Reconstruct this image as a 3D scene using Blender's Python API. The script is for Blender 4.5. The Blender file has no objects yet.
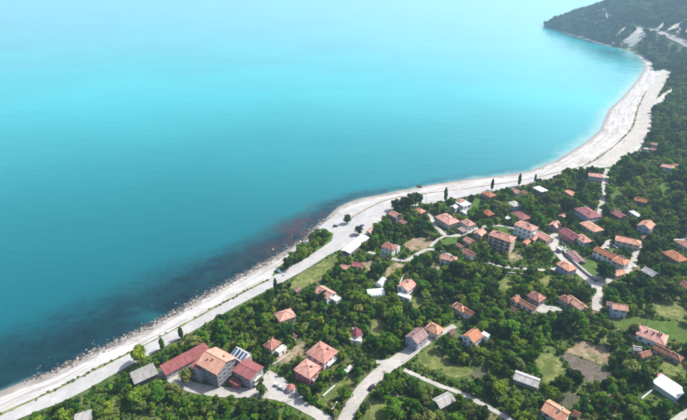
import bpy, bmesh, math, random
import numpy as np
from mathutils import Vector, Matrix, noise as mnoise
from mathutils.geometry import delaunay_2d_cdt

random.seed(11)
rng = np.random.default_rng(11)
SC = bpy.context.scene
COL = SC.collection

# ------------------------------------------------------------------ camera
F_PX, HORIZON, CAM_H = 470.0, -30.0, 190.0
PITCH = math.atan((210 - HORIZON) / F_PX)
CP, SP = math.cos(PITCH), math.sin(PITCH)
cam_d = bpy.data.cameras.new('camera')
cam_d.sensor_width = 36.0
cam_d.lens = 36.0 * F_PX / 687.0
cam_d.clip_start = 1.0
cam_d.clip_end = 60000.0
cam = bpy.data.objects.new('camera', cam_d)
COL.objects.link(cam)
cam.location = (0, 0, CAM_H)
cam.rotation_euler = (math.pi / 2 - PITCH, 0, 0)
SC.camera = cam

# ------------------------------------------------------------------ sky, sun, exposure
SUN_AZ, SUN_EL = math.radians(66), math.radians(50)
wd = bpy.data.worlds.new('World')
SC.world = wd
wd.use_nodes = True
nt = wd.node_tree
bg = nt.nodes['Background']
sky = nt.nodes.new('ShaderNodeTexSky')
sky.sky_type = 'NISHITA'
sky.sun_disc = False
sky.sun_elevation = SUN_EL
sky.sun_rotation = SUN_AZ
sky.altitude = 100
sky.air_density = 1.0
sky.dust_density = 3.0
sky.ozone_density = 1.0
nt.links.new(sky.outputs[0], bg.inputs[0])
bg.inputs[1].default_value = 0.15
sun_d = bpy.data.lights.new('sun', 'SUN')
sun_d.energy = 4.8
sun_d.angle = math.radians(0.55)
sun_d.color = (1.0, 0.955, 0.89)
sun = bpy.data.objects.new('sun', sun_d)
COL.objects.link(sun)
SUNV = Vector((math.sin(SUN_AZ) * math.cos(SUN_EL), math.cos(SUN_AZ) * math.cos(SUN_EL), math.sin(SUN_EL)))
sun.rotation_euler = SUNV.to_track_quat('Z', 'Y').to_euler()
sun.location = (0, 0, 400)
SC.view_settings.view_transform = 'Standard'
SC.view_settings.look = 'None'
SC.view_settings.exposure = 0.5
SC.view_settings.gamma = 1.0
SC.view_settings.use_curve_mapping = False
SC.render.engine = 'CYCLES'
SC.cycles.max_bounces = 6
SC.cycles.diffuse_bounces = 3
SC.cycles.glossy_bounces = 2
SC.cycles.transmission_bounces = 3
SC.cycles.volume_bounces = 1
SC.cycles.transparent_max_bounces = 6
SC.cycles.use_denoising = True
SC.cycles.use_adaptive_sampling = True
SC.cycles.adaptive_threshold = 0.02

# ------------------------------------------------------------------ photograph pixel <-> place
def ray_dirs(px, py):
    x = (np.asarray(px, float) - 343.5) / F_PX
    y = (np.asarray(py, float) - 210.0) / F_PX
    return np.stack([x, CP - y * SP, -SP - y * CP], -1)

def at_level(px, py, z=0.0):
    d = ray_dirs(px, py)
    t = (z - CAM_H) / d[..., 2]
    return d[..., 0] * t, d[..., 1] * t

def project(x, y, z):
    zz = z - CAM_H
    depth = y * CP - zz * SP
    up = y * SP + zz * CP
    return 343.5 + F_PX * x / depth, 210.0 - F_PX * up / depth, depth

SHORE_PX = [(0, 392), (25, 382), (59, 369.5), (82, 357), (114, 343.5), (138.6, 331), (161, 320), (200, 298), (240, 276.5),
            (265, 262.5), (290, 248.5), (306, 238), (313, 229), (327.7, 217.7), (336, 209), (349.5, 202), (362.6, 198), (387, 193.6),
            (400, 190.7), (420, 187), (450, 182), (480, 178), (510, 174.6), (530, 171.2), (556, 161), (585, 143), (600, 131),
            (606, 117), (609, 110), (623, 97), (637, 81), (645, 69), (643.5, 62), (635, 53), (623, 49), (599, 43.5),
            (573, 35.7), (558.6, 31), (545, 27)]
sx, sy = at_level([p[0] for p in SHORE_PX], [p[1] for p in SHORE_PX])
SHORE = np.stack([sx, sy], -1)
SHORE = np.vstack([[[-900, -420]], SHORE[:1] + [[-60, -45]], SHORE])
k = 1.357
BACK = np.array([[565, 1425], [640, 1500], [800, 1640], [1100, 1900], [1700, 2350], [2600, 3000], [3500, 3600]]) * k
COAST = np.vstack([SHORE, BACK])
LANDPOLY = np.vstack([COAST, [[6000, 4600], [6000, -900], [-900, -900]]])

def seg_dist(P, line):
    P = np.asarray(P, float)
    best = np.full(len(P), 1e18)
    for a, b in zip(line[:-1], line[1:]):
        ab = b - a
        L2 = max(ab @ ab, 1e-9)
        t = np.clip(((P - a) @ ab) / L2, 0, 1)
        q = a + t[:, None] * ab
        best = np.minimum(best, ((P - q) ** 2).sum(1))
    return np.sqrt(best)

def in_poly(P, poly):
    P = np.asarray(P, float)
    x, y = P[:, 0], P[:, 1]
    ins = np.zeros(len(P), bool)
    n = len(poly)
    for i in range(n):
        x1, y1 = poly[i]
        x2, y2 = poly[(i + 1) % n]
        c = (y1 > y) != (y2 > y)
        if y1 != y2:
            ins ^= c & (x < (x2 - x1) * (y - y1) / (y2 - y1) + x1)
    return ins

# ------------------------------------------------------------------ height of the land
GX0, GX1, GY0, GY1, GS = -420.0, 3600.0, -120.0, 4000.0, 8.0
gx = np.arange(GX0, GX1 + 1, GS)
gy = np.arange(GY0, GY1 + 1, GS)
GXX, GYY = np.meshgrid(gx, gy)
gp = np.stack([GXX.ravel(), GYY.ravel()], -1)
gd = seg_dist(gp, COAST)
ins = in_poly(gp, LANDPOLY)
gd = np.where(ins, gd, -gd)

def sstep(a, b, x):
    t = np.clip((x - a) / (b - a), 0, 1)
    return t * t * (3 - 2 * t)

def vnoise(x, y, s, seed):
    r = np.random.default_rng(seed)
    ph = r.uniform(0, 6.28, (5, 2))
    an = r.uniform(0, 6.28, 5)
    out = 0
    for i in range(5):
        kx, ky = math.cos(an[i]) / s * (1 + .37 * i), math.sin(an[i]) / s * (1 + .37 * i)
        out = out + np.sin(6.28 * (x * kx + y * ky) + ph[i, 0]) / (1 + .5 * i)
    return out / 3.0

def height_from_d(d, x, y):
    sea = np.maximum(-6.0, d * 0.10)
    beach = np.minimum(np.maximum(d, 0) * 0.075, 2.4)
    village = 0.075 * np.maximum(0, d - 62)
    village = np.where(village > 26, 26 + (village - 26) * .35, village)
    hillf = sstep(760, 1250, y)
    beachw = 45 - 32 * sstep(1060, 1330, y)
    hill = 104 * (1 - np.exp(-np.maximum(0, d - beachw) / 155.0)) + (20 * vnoise(x, y, 330, 5) + 17 * vnoise(x, y, 135, 6)) * sstep(25, 220, d)
    und = 1.3 * vnoise(x, y, 90, 3) * sstep(60, 140, d)
    h = beach + village * (1 - hillf) + hill * hillf + und
    # wooded spur rising behind the wide beach
    h = h + 26 * np.exp(-(((x - 640) / 120) ** 2 + ((y - 790) / 140) ** 2)) * sstep(70, 140, d)
    return np.where(d < 0, sea, h)

GH = height_from_d(gd, gp[:, 0], gp[:, 1]).reshape(GXX.shape)
GD = gd.reshape(GXX.shape)

def bil(G, x, y):
    u = np.clip((np.asarray(x, float) - GX0) / GS, 0, len(gx) - 1.001)
    v = np.clip((np.asarray(y, float) - GY0) / GS, 0, len(gy) - 1.001)
    i, j = u.astype(int), v.astype(int)
    a, b = u - i, v - j
    return (G[j, i] * (1 - a) + G[j, i + 1] * a) * (1 - b) + (G[j + 1, i] * (1 - a) + G[j + 1, i + 1] * a) * b

def hz(x, y):
    return bil(GH, x, y)

def shore_d(x, y):
    return bil(GD, x, y)

def unproject(px, py, off=0.0):
    """places on the land (raised by off) seen at the given photograph pixels"""
    px, py = np.atleast_1d(np.asarray(px, float)), np.atleast_1d(np.asarray(py, float))
    d = ray_dirs(px, py)
    ts = np.exp(np.linspace(math.log(120), math.log(6000), 1500))
    out = np.zeros((len(px), 2))
    for i in range(len(px)):
        X, Y, Z = d[i, 0] * ts, d[i, 1] * ts, CAM_H + d[i, 2] * ts
        g = Z - np.maximum(hz(X, Y), 0) - off
        w = np.nonzero(g < 0)[0]
        if len(w) == 0:
            j = len(ts) - 1
            out[i] = X[j], Y[j]
            continue
        j = max(w[0], 1)
        t = g[j - 1] / (g[j - 1] - g[j])
        tt = ts[j - 1] + (ts[j] - ts[j - 1]) * t
        out[i] = d[i, 0] * tt, d[i, 1] * tt
    return out

def upts(pts, off=0.0):
    a = np.array(pts, float)
    return unproject(a[:, 0], a[:, 1], off)

# ------------------------------------------------------------------ materials
def new_mat(name):
    m = bpy.data.materials.new(name)
    m.use_nodes = True
    n = m.node_tree.nodes
    for x in list(n):
        n.remove(x)
    return m, m.node_tree

class NB:
    def __init__(s, name):
        s.m, s.t = new_mat(name)
        s.out = s.n('OutputMaterial')
    def n(s, typ, **kw):
        nd = s.t.nodes.new('ShaderNode' + typ)
        for a, b in kw.items():
            setattr(nd, a, b)
        return nd
    def l(s, a, b):
        s.t.links.new(a, b)
    def set(s, node, key, v):
        if hasattr(v, 'is_output') or isinstance(v, bpy.types.NodeSocket):
            s.l(v, node.inputs[key])
        else:
            node.inputs[key].default_value = v
    def noise(s, scale, detail=3, rough=.55, vec=None, dist=0.0):
        nd = s.n('TexNoise')
        nd.inputs['Scale'].default_value = scale
        nd.inputs['Detail'].default_value = detail
        nd.inputs['Roughness'].default_value = rough
        nd.inputs['Distortion'].default_value = dist
        if vec is not None:
            s.l(vec, nd.inputs['Vector'])
        return nd.outputs['Fac']
    def ramp(s, fac, stops, interp='LINEAR'):
        r = s.n('ValToRGB')
        r.color_ramp.interpolation = interp
        e = r.color_ramp.elements
        while len(e) < len(stops):
            e.new(0.5)
        for i, (p, c) in enumerate(stops):
            e[i].position = p
            e[i].color = (*c, 1) if len(c) == 3 else c
        s.l(fac, r.inputs[0])
        return r.outputs[0]
    def mix(s, fac, a, b, mode='MIX'):
        m = s.n('Mix', data_type='RGBA', blend_type=mode)
        for key, v in ((0, fac), (6, a), (7, b)):
            if isinstance(v, bpy.types.NodeSocket):
                s.l(v, m.inputs[key])
            else:
                m.inputs[key].default_value = (*v, 1) if isinstance(v, tuple) and len(v) == 3 else v
        return m.outputs[2]
    def math(s, op, a, b=0.0, clamp=False):
        m = s.n('Math', operation=op, use_clamp=clamp)
        for i, v in enumerate((a, b)):
            if isinstance(v, bpy.types.NodeSocket):
                s.l(v, m.inputs[i])
            else:
                m.inputs[i].default_value = v
        return m.outputs[0]
    def maprange(s, v, a, b, c=0.0, d=1.0):
        m = s.n('MapRange', interpolation_type='SMOOTHSTEP')
        s.l(v, m.inputs[0])
        for i, q in enumerate((a, b, c, d)):
            m.inputs[i + 1].default_value = q
        return m.outputs[0]
    def bump(s, h, strength=.3, dist=.1):
        b = s.n('Bump')
        b.inputs['Strength'].default_value = strength
        b.inputs['Distance'].default_value = dist
        s.l(h, b.inputs['Height'])
        return b.outputs['Normal']
    def pos(s):
        return s.n('NewGeometry').outputs['Position']
    def obj(s):
        return s.n('TexCoord').outputs['Object']
    def rand(s):
        return s.n('ObjectInfo').outputs['Random']
    def finish(s, col, rough=.8, normal=None, spec=.3, metal=0.0):
        p = s.n('BsdfPrincipled')
        s.set(p, 'Base Color', (*col, 1) if isinstance(col, tuple) else col)
        s.set(p, 'Roughness', rough)
        p.inputs['Specular IOR Level'].default_value = spec
        p.inputs['Metallic'].default_value = metal
        if normal is not None:
            s.l(normal, p.inputs['Normal'])
        s.l(p.outputs[0], s.out.inputs[0])
        return s.m

MAT = {}

def mat_plain(name, col, rough=.7, var=.12, scale=.8, spec=.3, metal=0.0):
    b = NB(name)
    f = b.noise(scale, 4, .6, b.obj())
    g = b.noise(scale * 9, 2, .6, b.obj())
    ff = b.math('ADD', b.math('MULTIPLY', f, .65), b.math('MULTIPLY', g, .35))
    lo = tuple(c * (1 - 2 * var) for c in col)
    hi = tuple(min(.95, c * (1 + 1.4 * var)) for c in col)
    MAT[name] = b.finish(b.ramp(ff, [(.3, lo), (.7, hi)]), rough, None, spec, metal)

def mat_wall(name, col):
    b = NB(name)
    o = b.obj()
    f = b.noise(.5, 4, .6, o)
    sep = b.n('Mapping'); sep.inputs['Scale'].default_value = (2.2, 2.2, .25); b.l(o, sep.inputs[0])
    st = b.noise(1.4, 3, .6, sep.outputs[0])
    c = b.ramp(f, [(.3, tuple(x * .86 for x in col)), (.7, tuple(min(.9, x * 1.04) for x in col))])
    c = b.mix(b.maprange(st, .55, .8, 0, .35), c, tuple(x * .55 for x in col))
    MAT[name] = b.finish(c, .85, b.bump(b.noise(5, 3, .6, o), .2, .03), .2)

def mat_roof(name, col, lite, worn=.3):
    b = NB(name)
    o = b.obj()
    r = b.rand()
    mp = b.n('Mapping'); mp.inputs['Scale'].default_value = (1.0, .22, .22); b.l(o, mp.inputs[0])
    f = b.noise(1.5, 4, .65, mp.outputs[0])
    blot = b.noise(.45, 3, .6, o)
    fine = b.noise(3.5, 2, .7, o)
    c = b.ramp(f, [(.28, tuple(x * .62 for x in col)), (.5, col), (.75, lite)])
    c = b.mix(b.maprange(blot, .5, .75, 0, worn), c, tuple(x * .45 + .03 for x in col))
    c = b.mix(b.maprange(fine, .55, .75, 0, .35), c, lite)
    hsv = b.n('HueSaturation')
    b.l(c, hsv.inputs['Color'])
    b.l(b.maprange(r, 0, 1, .66, 1.24), hsv.inputs['Value'])
    b.l(b.maprange(r, 0, 1, 1.08, .9), hsv.inputs['Saturation'])
    wv = b.n('TexWave', wave_type='BANDS', bands_direction='X')
    wv.inputs['Scale'].default_value = 1.1
    wv.inputs['Distortion'].default_value = .6
    b.l(o, wv.inputs[0])
    MAT[name] = b.finish(hsv.outputs[0], .8, b.bump(wv.outputs['Fac'], .45, .06), .25)

mat_roof('roof_clay', (.40, .185, .115), (.57, .325, .22), .4)
mat_roof('roof_pink', (.40, .18, .135), (.58, .345, .275), .45)
mat_roof('roof_orange', (.46, .19, .105), (.60, .31, .20), .35)
mat_roof('roof_red', (.25, .080, .078), (.36, .155, .14), .35)
mat_roof('roof_maroon', (.20, .055, .07), (.30, .11, .11), .2)
mat_roof('roof_brown', (.20, .12, .115), (.33, .21, .19), .3)
mat_roof('roof_grey', (.36, .35, .33), (.58, .56, .53), .55)
mat_roof('roof_white', (.74, .73, .70), (.85, .84, .82), .1)
for n_, c_ in dict(wall_white=(.80, .80, .78), wall_cream=(.60, .53, .42), wall_grey=(.38, .38, .40), wall_lavender=(.40, .38, .50),
                   wall_blue=(.42, .48, .60), wall_red=(.42, .08, .10), wall_pink=(.60, .42, .37), wall_brick=(.34, .20, .15),
                   wall_dark=(.12, .11, .13), wall_stone=(.34, .32, .28), wall_shaded=(.25, .24, .25), wall_salmon=(.66, .47, .39)).items():  # hotel main and right wing grey has its shadow darkening put into the colour
    mat_wall(n_, c_)
mat_plain('concrete', (.46, .45, .42), .9, .14, .5)
mat_plain('chimney_brick', (.26, .13, .09), .9)
mat_plain('bare_wood', (.24, .16, .10), .8)
mat_plain('dark_wood', (.10, .065, .045), .8)
mat_plain('white_paint', (.75, .75, .73), .5)
mat_plain('rail_metal', (.30, .30, .31), .4, .08, 1, .5, .6)
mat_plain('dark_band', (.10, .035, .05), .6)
mat_plain('tyre', (.02, .02, .02), .8)
mat_plain('turquoise_paint', (.06, .42, .50), .4)
mat_plain('blue_tarp', (.05, .18, .50), .5)
mat_plain('red_tarp', (.45, .04, .07), .5)
mat_plain('pole_grey', (.50, .49, .46), .7)
mat_plain('plastic_film', (.74, .77, .77), .35, .06, .6, .5)
mat_plain('bark', (.12, .085, .06), .9, .25, 3)
def mat_glass(name, col, rough=.08):
    b = NB(name)
    MAT[name] = b.finish(b.ramp(b.rand(), [(0, col), (1, tuple(min(1, x * 2.2 + .01) for x in col))]), rough, None, .6)
mat_glass('glass', (.025, .03, .04))
mat_glass('solar_glass', (.03, .05, .09), .05)
for n_, c_ in dict(car_white=(.75, .75, .75), car_silver=(.42, .43, .45), car_black=(.02, .02, .025), car_blue=(.04, .08, .22),
                   car_red=(.35, .03, .03)).items():
    b = NB(n_)
    MAT[n_] = b.finish(c_, .25, None, .6, .1)
b = NB('lamp_glass'); MAT['lamp_glass'] = b.finish((.8, .8, .75), .1, None, .6)

# foliage
def mat_leaf(name, dark, mid, light):
    b = NB(name)
    isl = b.n('NewGeometry').outputs['Random Per Island']
    r = b.rand()
    loc = b.n('ObjectInfo').outputs['Location']
    zone = b.noise(.012, 2, .5, loc)
    f = b.math('ADD', b.math('ADD', b.math('MULTIPLY', isl, .30), b.math('MULTIPLY', r, .55)), b.math('MULTIPLY', b.math('SUBTRACT', zone, .5), .7))
    c = b.ramp(f, [(.08, dark), (.42, mid), (.86, light)])
    hs = b.n('HueSaturation')
    b.l(c, hs.inputs['Color'])
    r2 = b.math('FRACT', b.math('MULTIPLY', r, 17.3))
    b.l(b.maprange(r2, 0, 1, .472, .53), hs.inputs['Hue'])
    p = b.n('BsdfPrincipled')
    b.l(hs.outputs[0], p.inputs['Base Color'])
    p.inputs['Roughness'].default_value = .7
    p.inputs['Specular IOR Level'].default_value = .06
    tr = b.n('BsdfTranslucent')
    b.l(hs.outputs[0], tr.inputs[0])
    mx = b.n('MixShader')
    mx.inputs[0].default_value = .22
    b.l(p.outputs[0], mx.inputs[1]); b.l(tr.outputs[0], mx.inputs[2])
    b.l(mx.outputs[0], b.out.inputs[0])
    MAT[name] = b.m
mat_leaf('leaf', (.017, .056, .004), (.078, .168, .010), (.225, .320, .028))
mat_leaf('leaf_olive', (.050, .078, .020), (.125, .165, .036), (.270, .290, .075))
mat_leaf('leaf_dark', (.010, .030, .008), (.025, .064, .014), (.065, .125, .022))
mat_leaf('leaf_far', (.014, .042, .010), (.044, .108, .022), (.150, .235, .044))
mat_leaf('leaf_grass', (.050, .095, .016), (.110, .180, .030), (.23, .270, .070))

def mat_ground():
    b = NB('ground')
    p = b.pos()
    a = b.noise(.035, 4, .6, p)
    c = b.noise(.22, 4, .65, p)
    e = b.noise(1.6, 3, .6, p)
    col = b.ramp(c, [(.25, (.030, .050, .014)), (.5, (.065, .105, .026)), (.68, (.12, .155, .045)), (.85, (.20, .19, .09))])
    earth = b.ramp(e, [(.3, (.11, .085, .05)), (.7, (.27, .215, .13))])
    col = b.mix(b.maprange(a, .52, .66, 0, .75), col, earth)
    col = b.mix(b.maprange(e, .45, .8, 0, .35), col, (.035, .055, .016))
    MAT['ground'] = b.finish(col, .95, b.bump(e, .6, .4), .1)
mat_ground()

def mat_soil(name, c0, c1, c2, scale=.35, rows=None, ang=0.0, weeds=False):
    b = NB(name)
    p = b.pos()
    f = b.noise(scale, 4, .65, p)
    g = b.noise(scale * 7, 3, .65, p)
    ff = b.math('ADD', b.math('MULTIPLY', f, .6), b.math('MULTIPLY', g, .4))
    col = b.ramp(ff, [(.3, c0), (.5, c1), (.68, c2)])
    h = g
    if weeds:
        col = b.mix(b.maprange(b.noise(.11, 4, .7, p), .50, .62, 0, .85), col, b.ramp(g, [(.3, (.035, .060, .014)), (.7, (.105, .140, .035))]))
    if rows:
        mp = b.n('Mapping'); mp.inputs['Rotation'].default_value = (0, 0, ang); b.l(p, mp.inputs[0])
        wv = b.n('TexWave', wave_type='BANDS', bands_direction='X')
        wv.inputs['Scale'].default_value = rows
        wv.inputs['Distortion'].default_value = 1.2
        wv.inputs['Detail'].default_value = 2
        b.l(mp.outputs[0], wv.inputs[0])
        col = b.mix(b.maprange(wv.outputs['Fac'], .3, .8, 0, .55), col, tuple(x * .45 for x in c1))
        h = wv.outputs['Fac']
    MAT[name] = b.finish(col, .95, b.bump(h, .5, .2), .1)
mat_soil('ploughed', (.085, .065, .055), (.15, .125, .105), (.25, .21, .17), .3, 1.1, .5, True)
mat_soil('garden_rows', (.05, .07, .035), (.10, .10, .065), (.20, .17, .12), .3, .75, .9)
mat_soil('dry_grass', (.050, .080, .018), (.125, .150, .042), (.30, .26, .12), .25, weeds=True)
mat_soil('lush_grass', (.030, .065, .012), (.062, .115, .020), (.12, .165, .040), .3, weeds=True)
mat_soil('bare_earth', (.12, .095, .055), (.25, .19, .12), (.42, .34, .24), .25, weeds=True)
mat_soil('scree', (.20, .19, .16), (.38, .36, .32), (.56, .54, .50), .06)
mat_soil('paving', (.28, .265, .24), (.38, .36, .335), (.47, .45, .42), .4)
mat_soil('lane', (.26, .245, .22), (.37, .35, .32), (.46, .44, .405), .18)
mat_soil('seafront', (.29, .288, .28), (.36, .357, .35), (.44, .435, .425), .12)
mat_soil('asphalt', (.13, .13, .135), (.20, .20, .205), (.28, .28, .28), .3)

def mat_beach():
    b = NB('beach')
    p = b.pos()
    at = b.n('Attribute'); at.attribute_name = 'shore_distance'
    d = at.outputs['Fac']
    f = b.noise(.10, 5, .65, p)
    g = b.noise(.9, 4, .7, p)
    ff = b.math('ADD', b.math('MULTIPLY', f, .5), b.math('MULTIPLY', g, .5))
    col = b.ramp(ff, [(.30, (.28, .265, .25)), (.48, (.43, .42, .405)), (.66, (.55, .54, .525))])
    wob = b.math('ADD', d, b.math('MULTIPLY', b.math('SUBTRACT', f, .5), 14.0))
    cmb = b.n('CombineXYZ')
    spx = b.n('SeparateXYZ'); b.l(p, spx.inputs[0])
    b.l(b.math('MULTIPLY', d, .42), cmb.inputs[0]); b.l(b.math('MULTIPLY', spx.outputs[0], .03), cmb.inputs[1]); b.l(b.math('MULTIPLY', spx.outputs[1], .03), cmb.inputs[2])
    streak = b.noise(1.0, 4, .65, cmb.outputs[0])
    col = b.mix(b.maprange(streak, .46, .60, 0, .7), col, (.25, .23, .205))
    wet = b.maprange(wob, 1.0, 7.5, .85, 0)
    col = b.mix(wet, col, (.20, .17, .14))
    lines = b.noise(.5, 3, .7, p)
    drift = b.math('MULTIPLY', b.maprange(b.math('ABSOLUTE', b.math('SUBTRACT', wob, 17.0)), 0, 2.6, 1, 0), b.maprange(lines, .45, .62))
    col = b.mix(b.math('MULTIPLY', drift, .45), col, (.26, .21, .16))
    MAT['beach'] = b.finish(col, b.maprange(wob, 0, 6, .35, .95), b.bump(g, .5, .15), .25)
mat_beach()

def mat_sea():
    b = NB('sea')
    p = b.pos()
    wa = b.n('Attribute'); wa.attribute_name = 'weed'
    sa = b.n('Attribute'); sa.attribute_name = 'shallow'
    ra = b.n('Attribute'); ra.attribute_name = 'red_weed'
    near_dark = b.n('Attribute'); near_dark.attribute_name = 'deep'  # tone by distance from the camera, not water depth
    n1 = b.noise(.012, 4, .6, p, .6)
    n2 = b.noise(.045, 5, .65, p, .8)
    n3 = b.noise(.004, 3, .5, p, .3)
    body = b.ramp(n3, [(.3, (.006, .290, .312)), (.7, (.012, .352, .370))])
    body = b.mix(near_dark.outputs['Fac'], body, (.000, .042, .064))  # water tone and far brightening painted together: dark near camera, paler far off
    nn = b.math('ADD', b.math('MULTIPLY', n1, .6), b.math('MULTIPLY', n2, .4))
    w = b.math('ADD', wa.outputs['Fac'], b.math('MULTIPLY', b.math('SUBTRACT', nn, .5), 1.3))
    n4 = b.noise(.17, 4, .7, p, .5)
    w = b.math('ADD', w, b.math('MULTIPLY', b.math('MULTIPLY', b.math('SUBTRACT', n4, .5), .7), b.maprange(wa.outputs['Fac'], .05, .5)))
    wm = b.maprange(w, .14, .90)
    weed = b.ramp(n2, [(.35, (.003, .016, .022)), (.65, (.004, .036, .044))])
    col = b.mix(wm, body, weed)
    patch = b.math('MULTIPLY', b.maprange(n1, .52, .64), wa.outputs['Fac'])
    col = b.mix(b.math('MULTIPLY', patch, .45), col, (.006, .13, .15))
    rm = b.math('MULTIPLY', ra.outputs['Fac'], b.maprange(n2, .36, .6))
    col = b.mix(b.math('MULTIPLY', rm, .9), col, (.060, .020, .020))
    sn = b.math('ADD', sa.outputs['Fac'], b.math('MULTIPLY', b.math('SUBTRACT', n2, .5), .8))
    col = b.mix(b.maprange(sn, .4, 1.0, 0, .8), col, (.20, .36, .34))
    mp = b.n('Mapping'); mp.inputs['Scale'].default_value = (.35, 1.0, 1.0); mp.inputs['Rotation'].default_value = (0, 0, .25); b.l(p, mp.inputs[0])
    w1 = b.noise(.085, 3, .6, mp.outputs[0], .5)
    w2 = b.noise(.032, 2, .5, mp.outputs[0], .4)
    w3 = b.noise(.6, 2, .5, mp.outputs[0])
    h = b.math('ADD', b.math('ADD', b.math('MULTIPLY', w1, 1.5), b.math('MULTIPLY', w2, 1.2)), b.math('MULTIPLY', w3, .06))
    MAT['sea'] = b.finish(col, .12, b.bump(h, .26, 1.0), .5)
    [n_ for n_ in b.t.nodes if n_.type == 'BSDF_PRINCIPLED'][0].inputs['IOR'].default_value = 1.34
mat_sea()

b = NB('rock_pale')
MAT['rock_pale'] = b.finish(b.ramp(b.math('ADD', b.math('MULTIPLY', b.n('NewGeometry').outputs['Random Per Island'], .7), b.math('MULTIPLY', b.noise(1.2, 3, .6, b.pos()), .3)),
                                   [(.12, (.04, .036, .03)), (.5, (.14, .128, .115)), (.95, (.40, .38, .355))]), .9, None, .2)
b = NB('rock_wet')
MAT['rock_wet'] = b.finish(b.ramp(b.n('NewGeometry').outputs['Random Per Island'], [(.1, (.02, .022, .022)), (.7, (.075, .065, .055)), (1, (.28, .25, .21))]), .3, None, .5)

# ------------------------------------------------------------------ object helpers
def mesh(name, verts, faces, mats, midx=None, smooth=False):
    me = bpy.data.meshes.new(name)
    me.from_pydata([tuple(v) for v in verts], [], [tuple(f) for f in faces])
    if isinstance(mats, str):
        mats = [mats]
    for m in mats:
        me.materials.append(MAT[m])
    if midx is not None:
        me.polygons.foreach_set('material_index', list(midx))
    if smooth:
        me.polygons.foreach_set('use_smooth', [True] * len(me.polygons))
    me.update()
    return me

def link(name, data, parent=None, loc=(0, 0, 0), rz=0.0):
    o = bpy.data.objects.new(name, data)
    COL.objects.link(o)
    o.location = loc
    if rz:
        o.rotation_euler = (0, 0, rz)
    if parent is not None:
        o.parent = parent
    return o

def tag(o, label, cat=None, group=None, kind=None):
    o['label'] = label
    if cat:
        o['category'] = cat
    if group:
        o['group'] = group
    if kind:
        o['kind'] = kind
    return o

def structure(o, label=None):
    o['kind'] = 'structure'
    if label:
        o['label'] = label
    return o

class G:
    """collects simple solids into one mesh"""
    def __init__(s):
        s.v, s.f, s.m = [], [], []
    def box(s, x0, y0, z0, x1, y1, z1, m=0):
        o = len(s.v)
        s.v += [(x0, y0, z0), (x1, y0, z0), (x1, y1, z0), (x0, y1, z0), (x0, y0, z1), (x1, y0, z1), (x1, y1, z1), (x0, y1, z1)]
        s.f += [tuple(o + i for i in q) for q in ((0, 3, 2, 1), (4, 5, 6, 7), (0, 1, 5, 4), (1, 2, 6, 5), (2, 3, 7, 6), (3, 0, 4, 7))]
        s.m += [m] * 6
        return s
    def bar(s, a, b, w, h, m=0):
        a, b = Vector(a), Vector(b)
        d = (b - a).normalized()
        side = d.cross(Vector((0, 0, 1)))
        side = side.normalized() if side.length > 1e-4 else Vector((1, 0, 0))
        upv = side.cross(d).normalized()
        o = len(s.v)
        for p in (a, b):
            for i, j in ((-1, -1), (1, -1), (1, 1), (-1, 1)):
                s.v.append(tuple(p + side * (i * w / 2) + upv * (j * h / 2)))
        s.f += [tuple(o + i for i in q) for q in ((0, 1, 2, 3), (7, 6, 5, 4), (0, 4, 5, 1), (1, 5, 6, 2), (2, 6, 7, 3), (3, 7, 4, 0))]
        s.m += [m] * 6
        return s
    def cyl(s, c, r0, r1, z0, z1, n=8, m=0, axis='z'):
        o = len(s.v)
        for z, r in ((z0, r0), (z1, r1)):
            for i in range(n):
                a = 2 * math.pi * i / n
                u, w = r * math.cos(a), r * math.sin(a)
                s.v.append((c[0] + u, c[1] + w, c[2] + z) if axis == 'z' else (c[0] + u, c[1] + z, c[2] + w) if axis == 'y' else (c[0] + z, c[1] + u, c[2] + w))
        for i in range(n):
            j = (i + 1) % n
            s.f.append((o + i, o + j, o + n + j, o + n + i)); s.m.append(m)
        s.f.append(tuple(o + i for i in reversed(range(n)))); s.m.append(m)
        s.f.append(tuple(o + n + i for i in range(n))); s.m.append(m)
        return s
    def poly(s, verts, faces, m=0):
        o = len(s.v)
        s.v += [tuple(v) for v in verts]
        s.f += [tuple(o + i for i in q) for q in faces]
        s.m += [m] * len(faces)
        return s
    def mesh(s, name, mats, smooth=False):
        return mesh(name, s.v, s.f, mats, s.m, smooth)
    def obj(s, name, mats, parent=None, loc=(0, 0, 0), rz=0.0, smooth=False):
        return link(name, s.mesh(name, mats, smooth), parent, loc, rz)

# ------------------------------------------------------------------ sea and land
def axis(lo, a, b, hi, step, growth=1.06):
    mid = list(np.arange(a, b + .1, step))
    r, s = [], step
    x = mid[-1]
    while x < hi:
        s *= growth
        x += s
        r.append(min(x, hi))
    l, s = [], step
    x = mid[0]
    while x > lo:
        s *= growth
        x -= s
        l.append(max(x, lo))
    return np.array(l[::-1] + mid + r)

def grid_obj(name, xs, ys, zf, mat):
    X, Y = np.meshgrid(xs, ys)
    n, m_ = X.shape
    Z = zf(X.ravel(), Y.ravel())
    V = np.stack([X.ravel(), Y.ravel(), Z], -1)
    i = np.arange(n - 1)[:, None] * m_ + np.arange(m_ - 1)[None]
    i = i.ravel()
    Fc = np.stack([i, i + 1, i + m_ + 1, i + m_], -1)
    me = bpy.data.meshes.new(name)
    me.vertices.add(len(V)); me.vertices.foreach_set('co', V.ravel())
    me.loops.add(Fc.size); me.loops.foreach_set('vertex_index', Fc.ravel())
    me.polygons.add(len(Fc)); me.polygons.foreach_set('loop_start', np.arange(len(Fc)) * 4)
    me.polygons.foreach_set('use_smooth', np.ones(len(Fc), bool))
    me.materials.append(MAT[mat])
    me.update(calc_edges=True)
    return link(name, me), V

gxs = axis(-420, -200, 520, 3500, 4.0, 1.05)
gys = axis(-110, 100, 900, 3900, 4.0, 1.035)
land, LV = grid_obj('ground', gxs, gys, lambda x, y: hz(x, y), 'ground')
structure(land, 'green coastal slope rising from the shore to the wooded headland')

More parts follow.
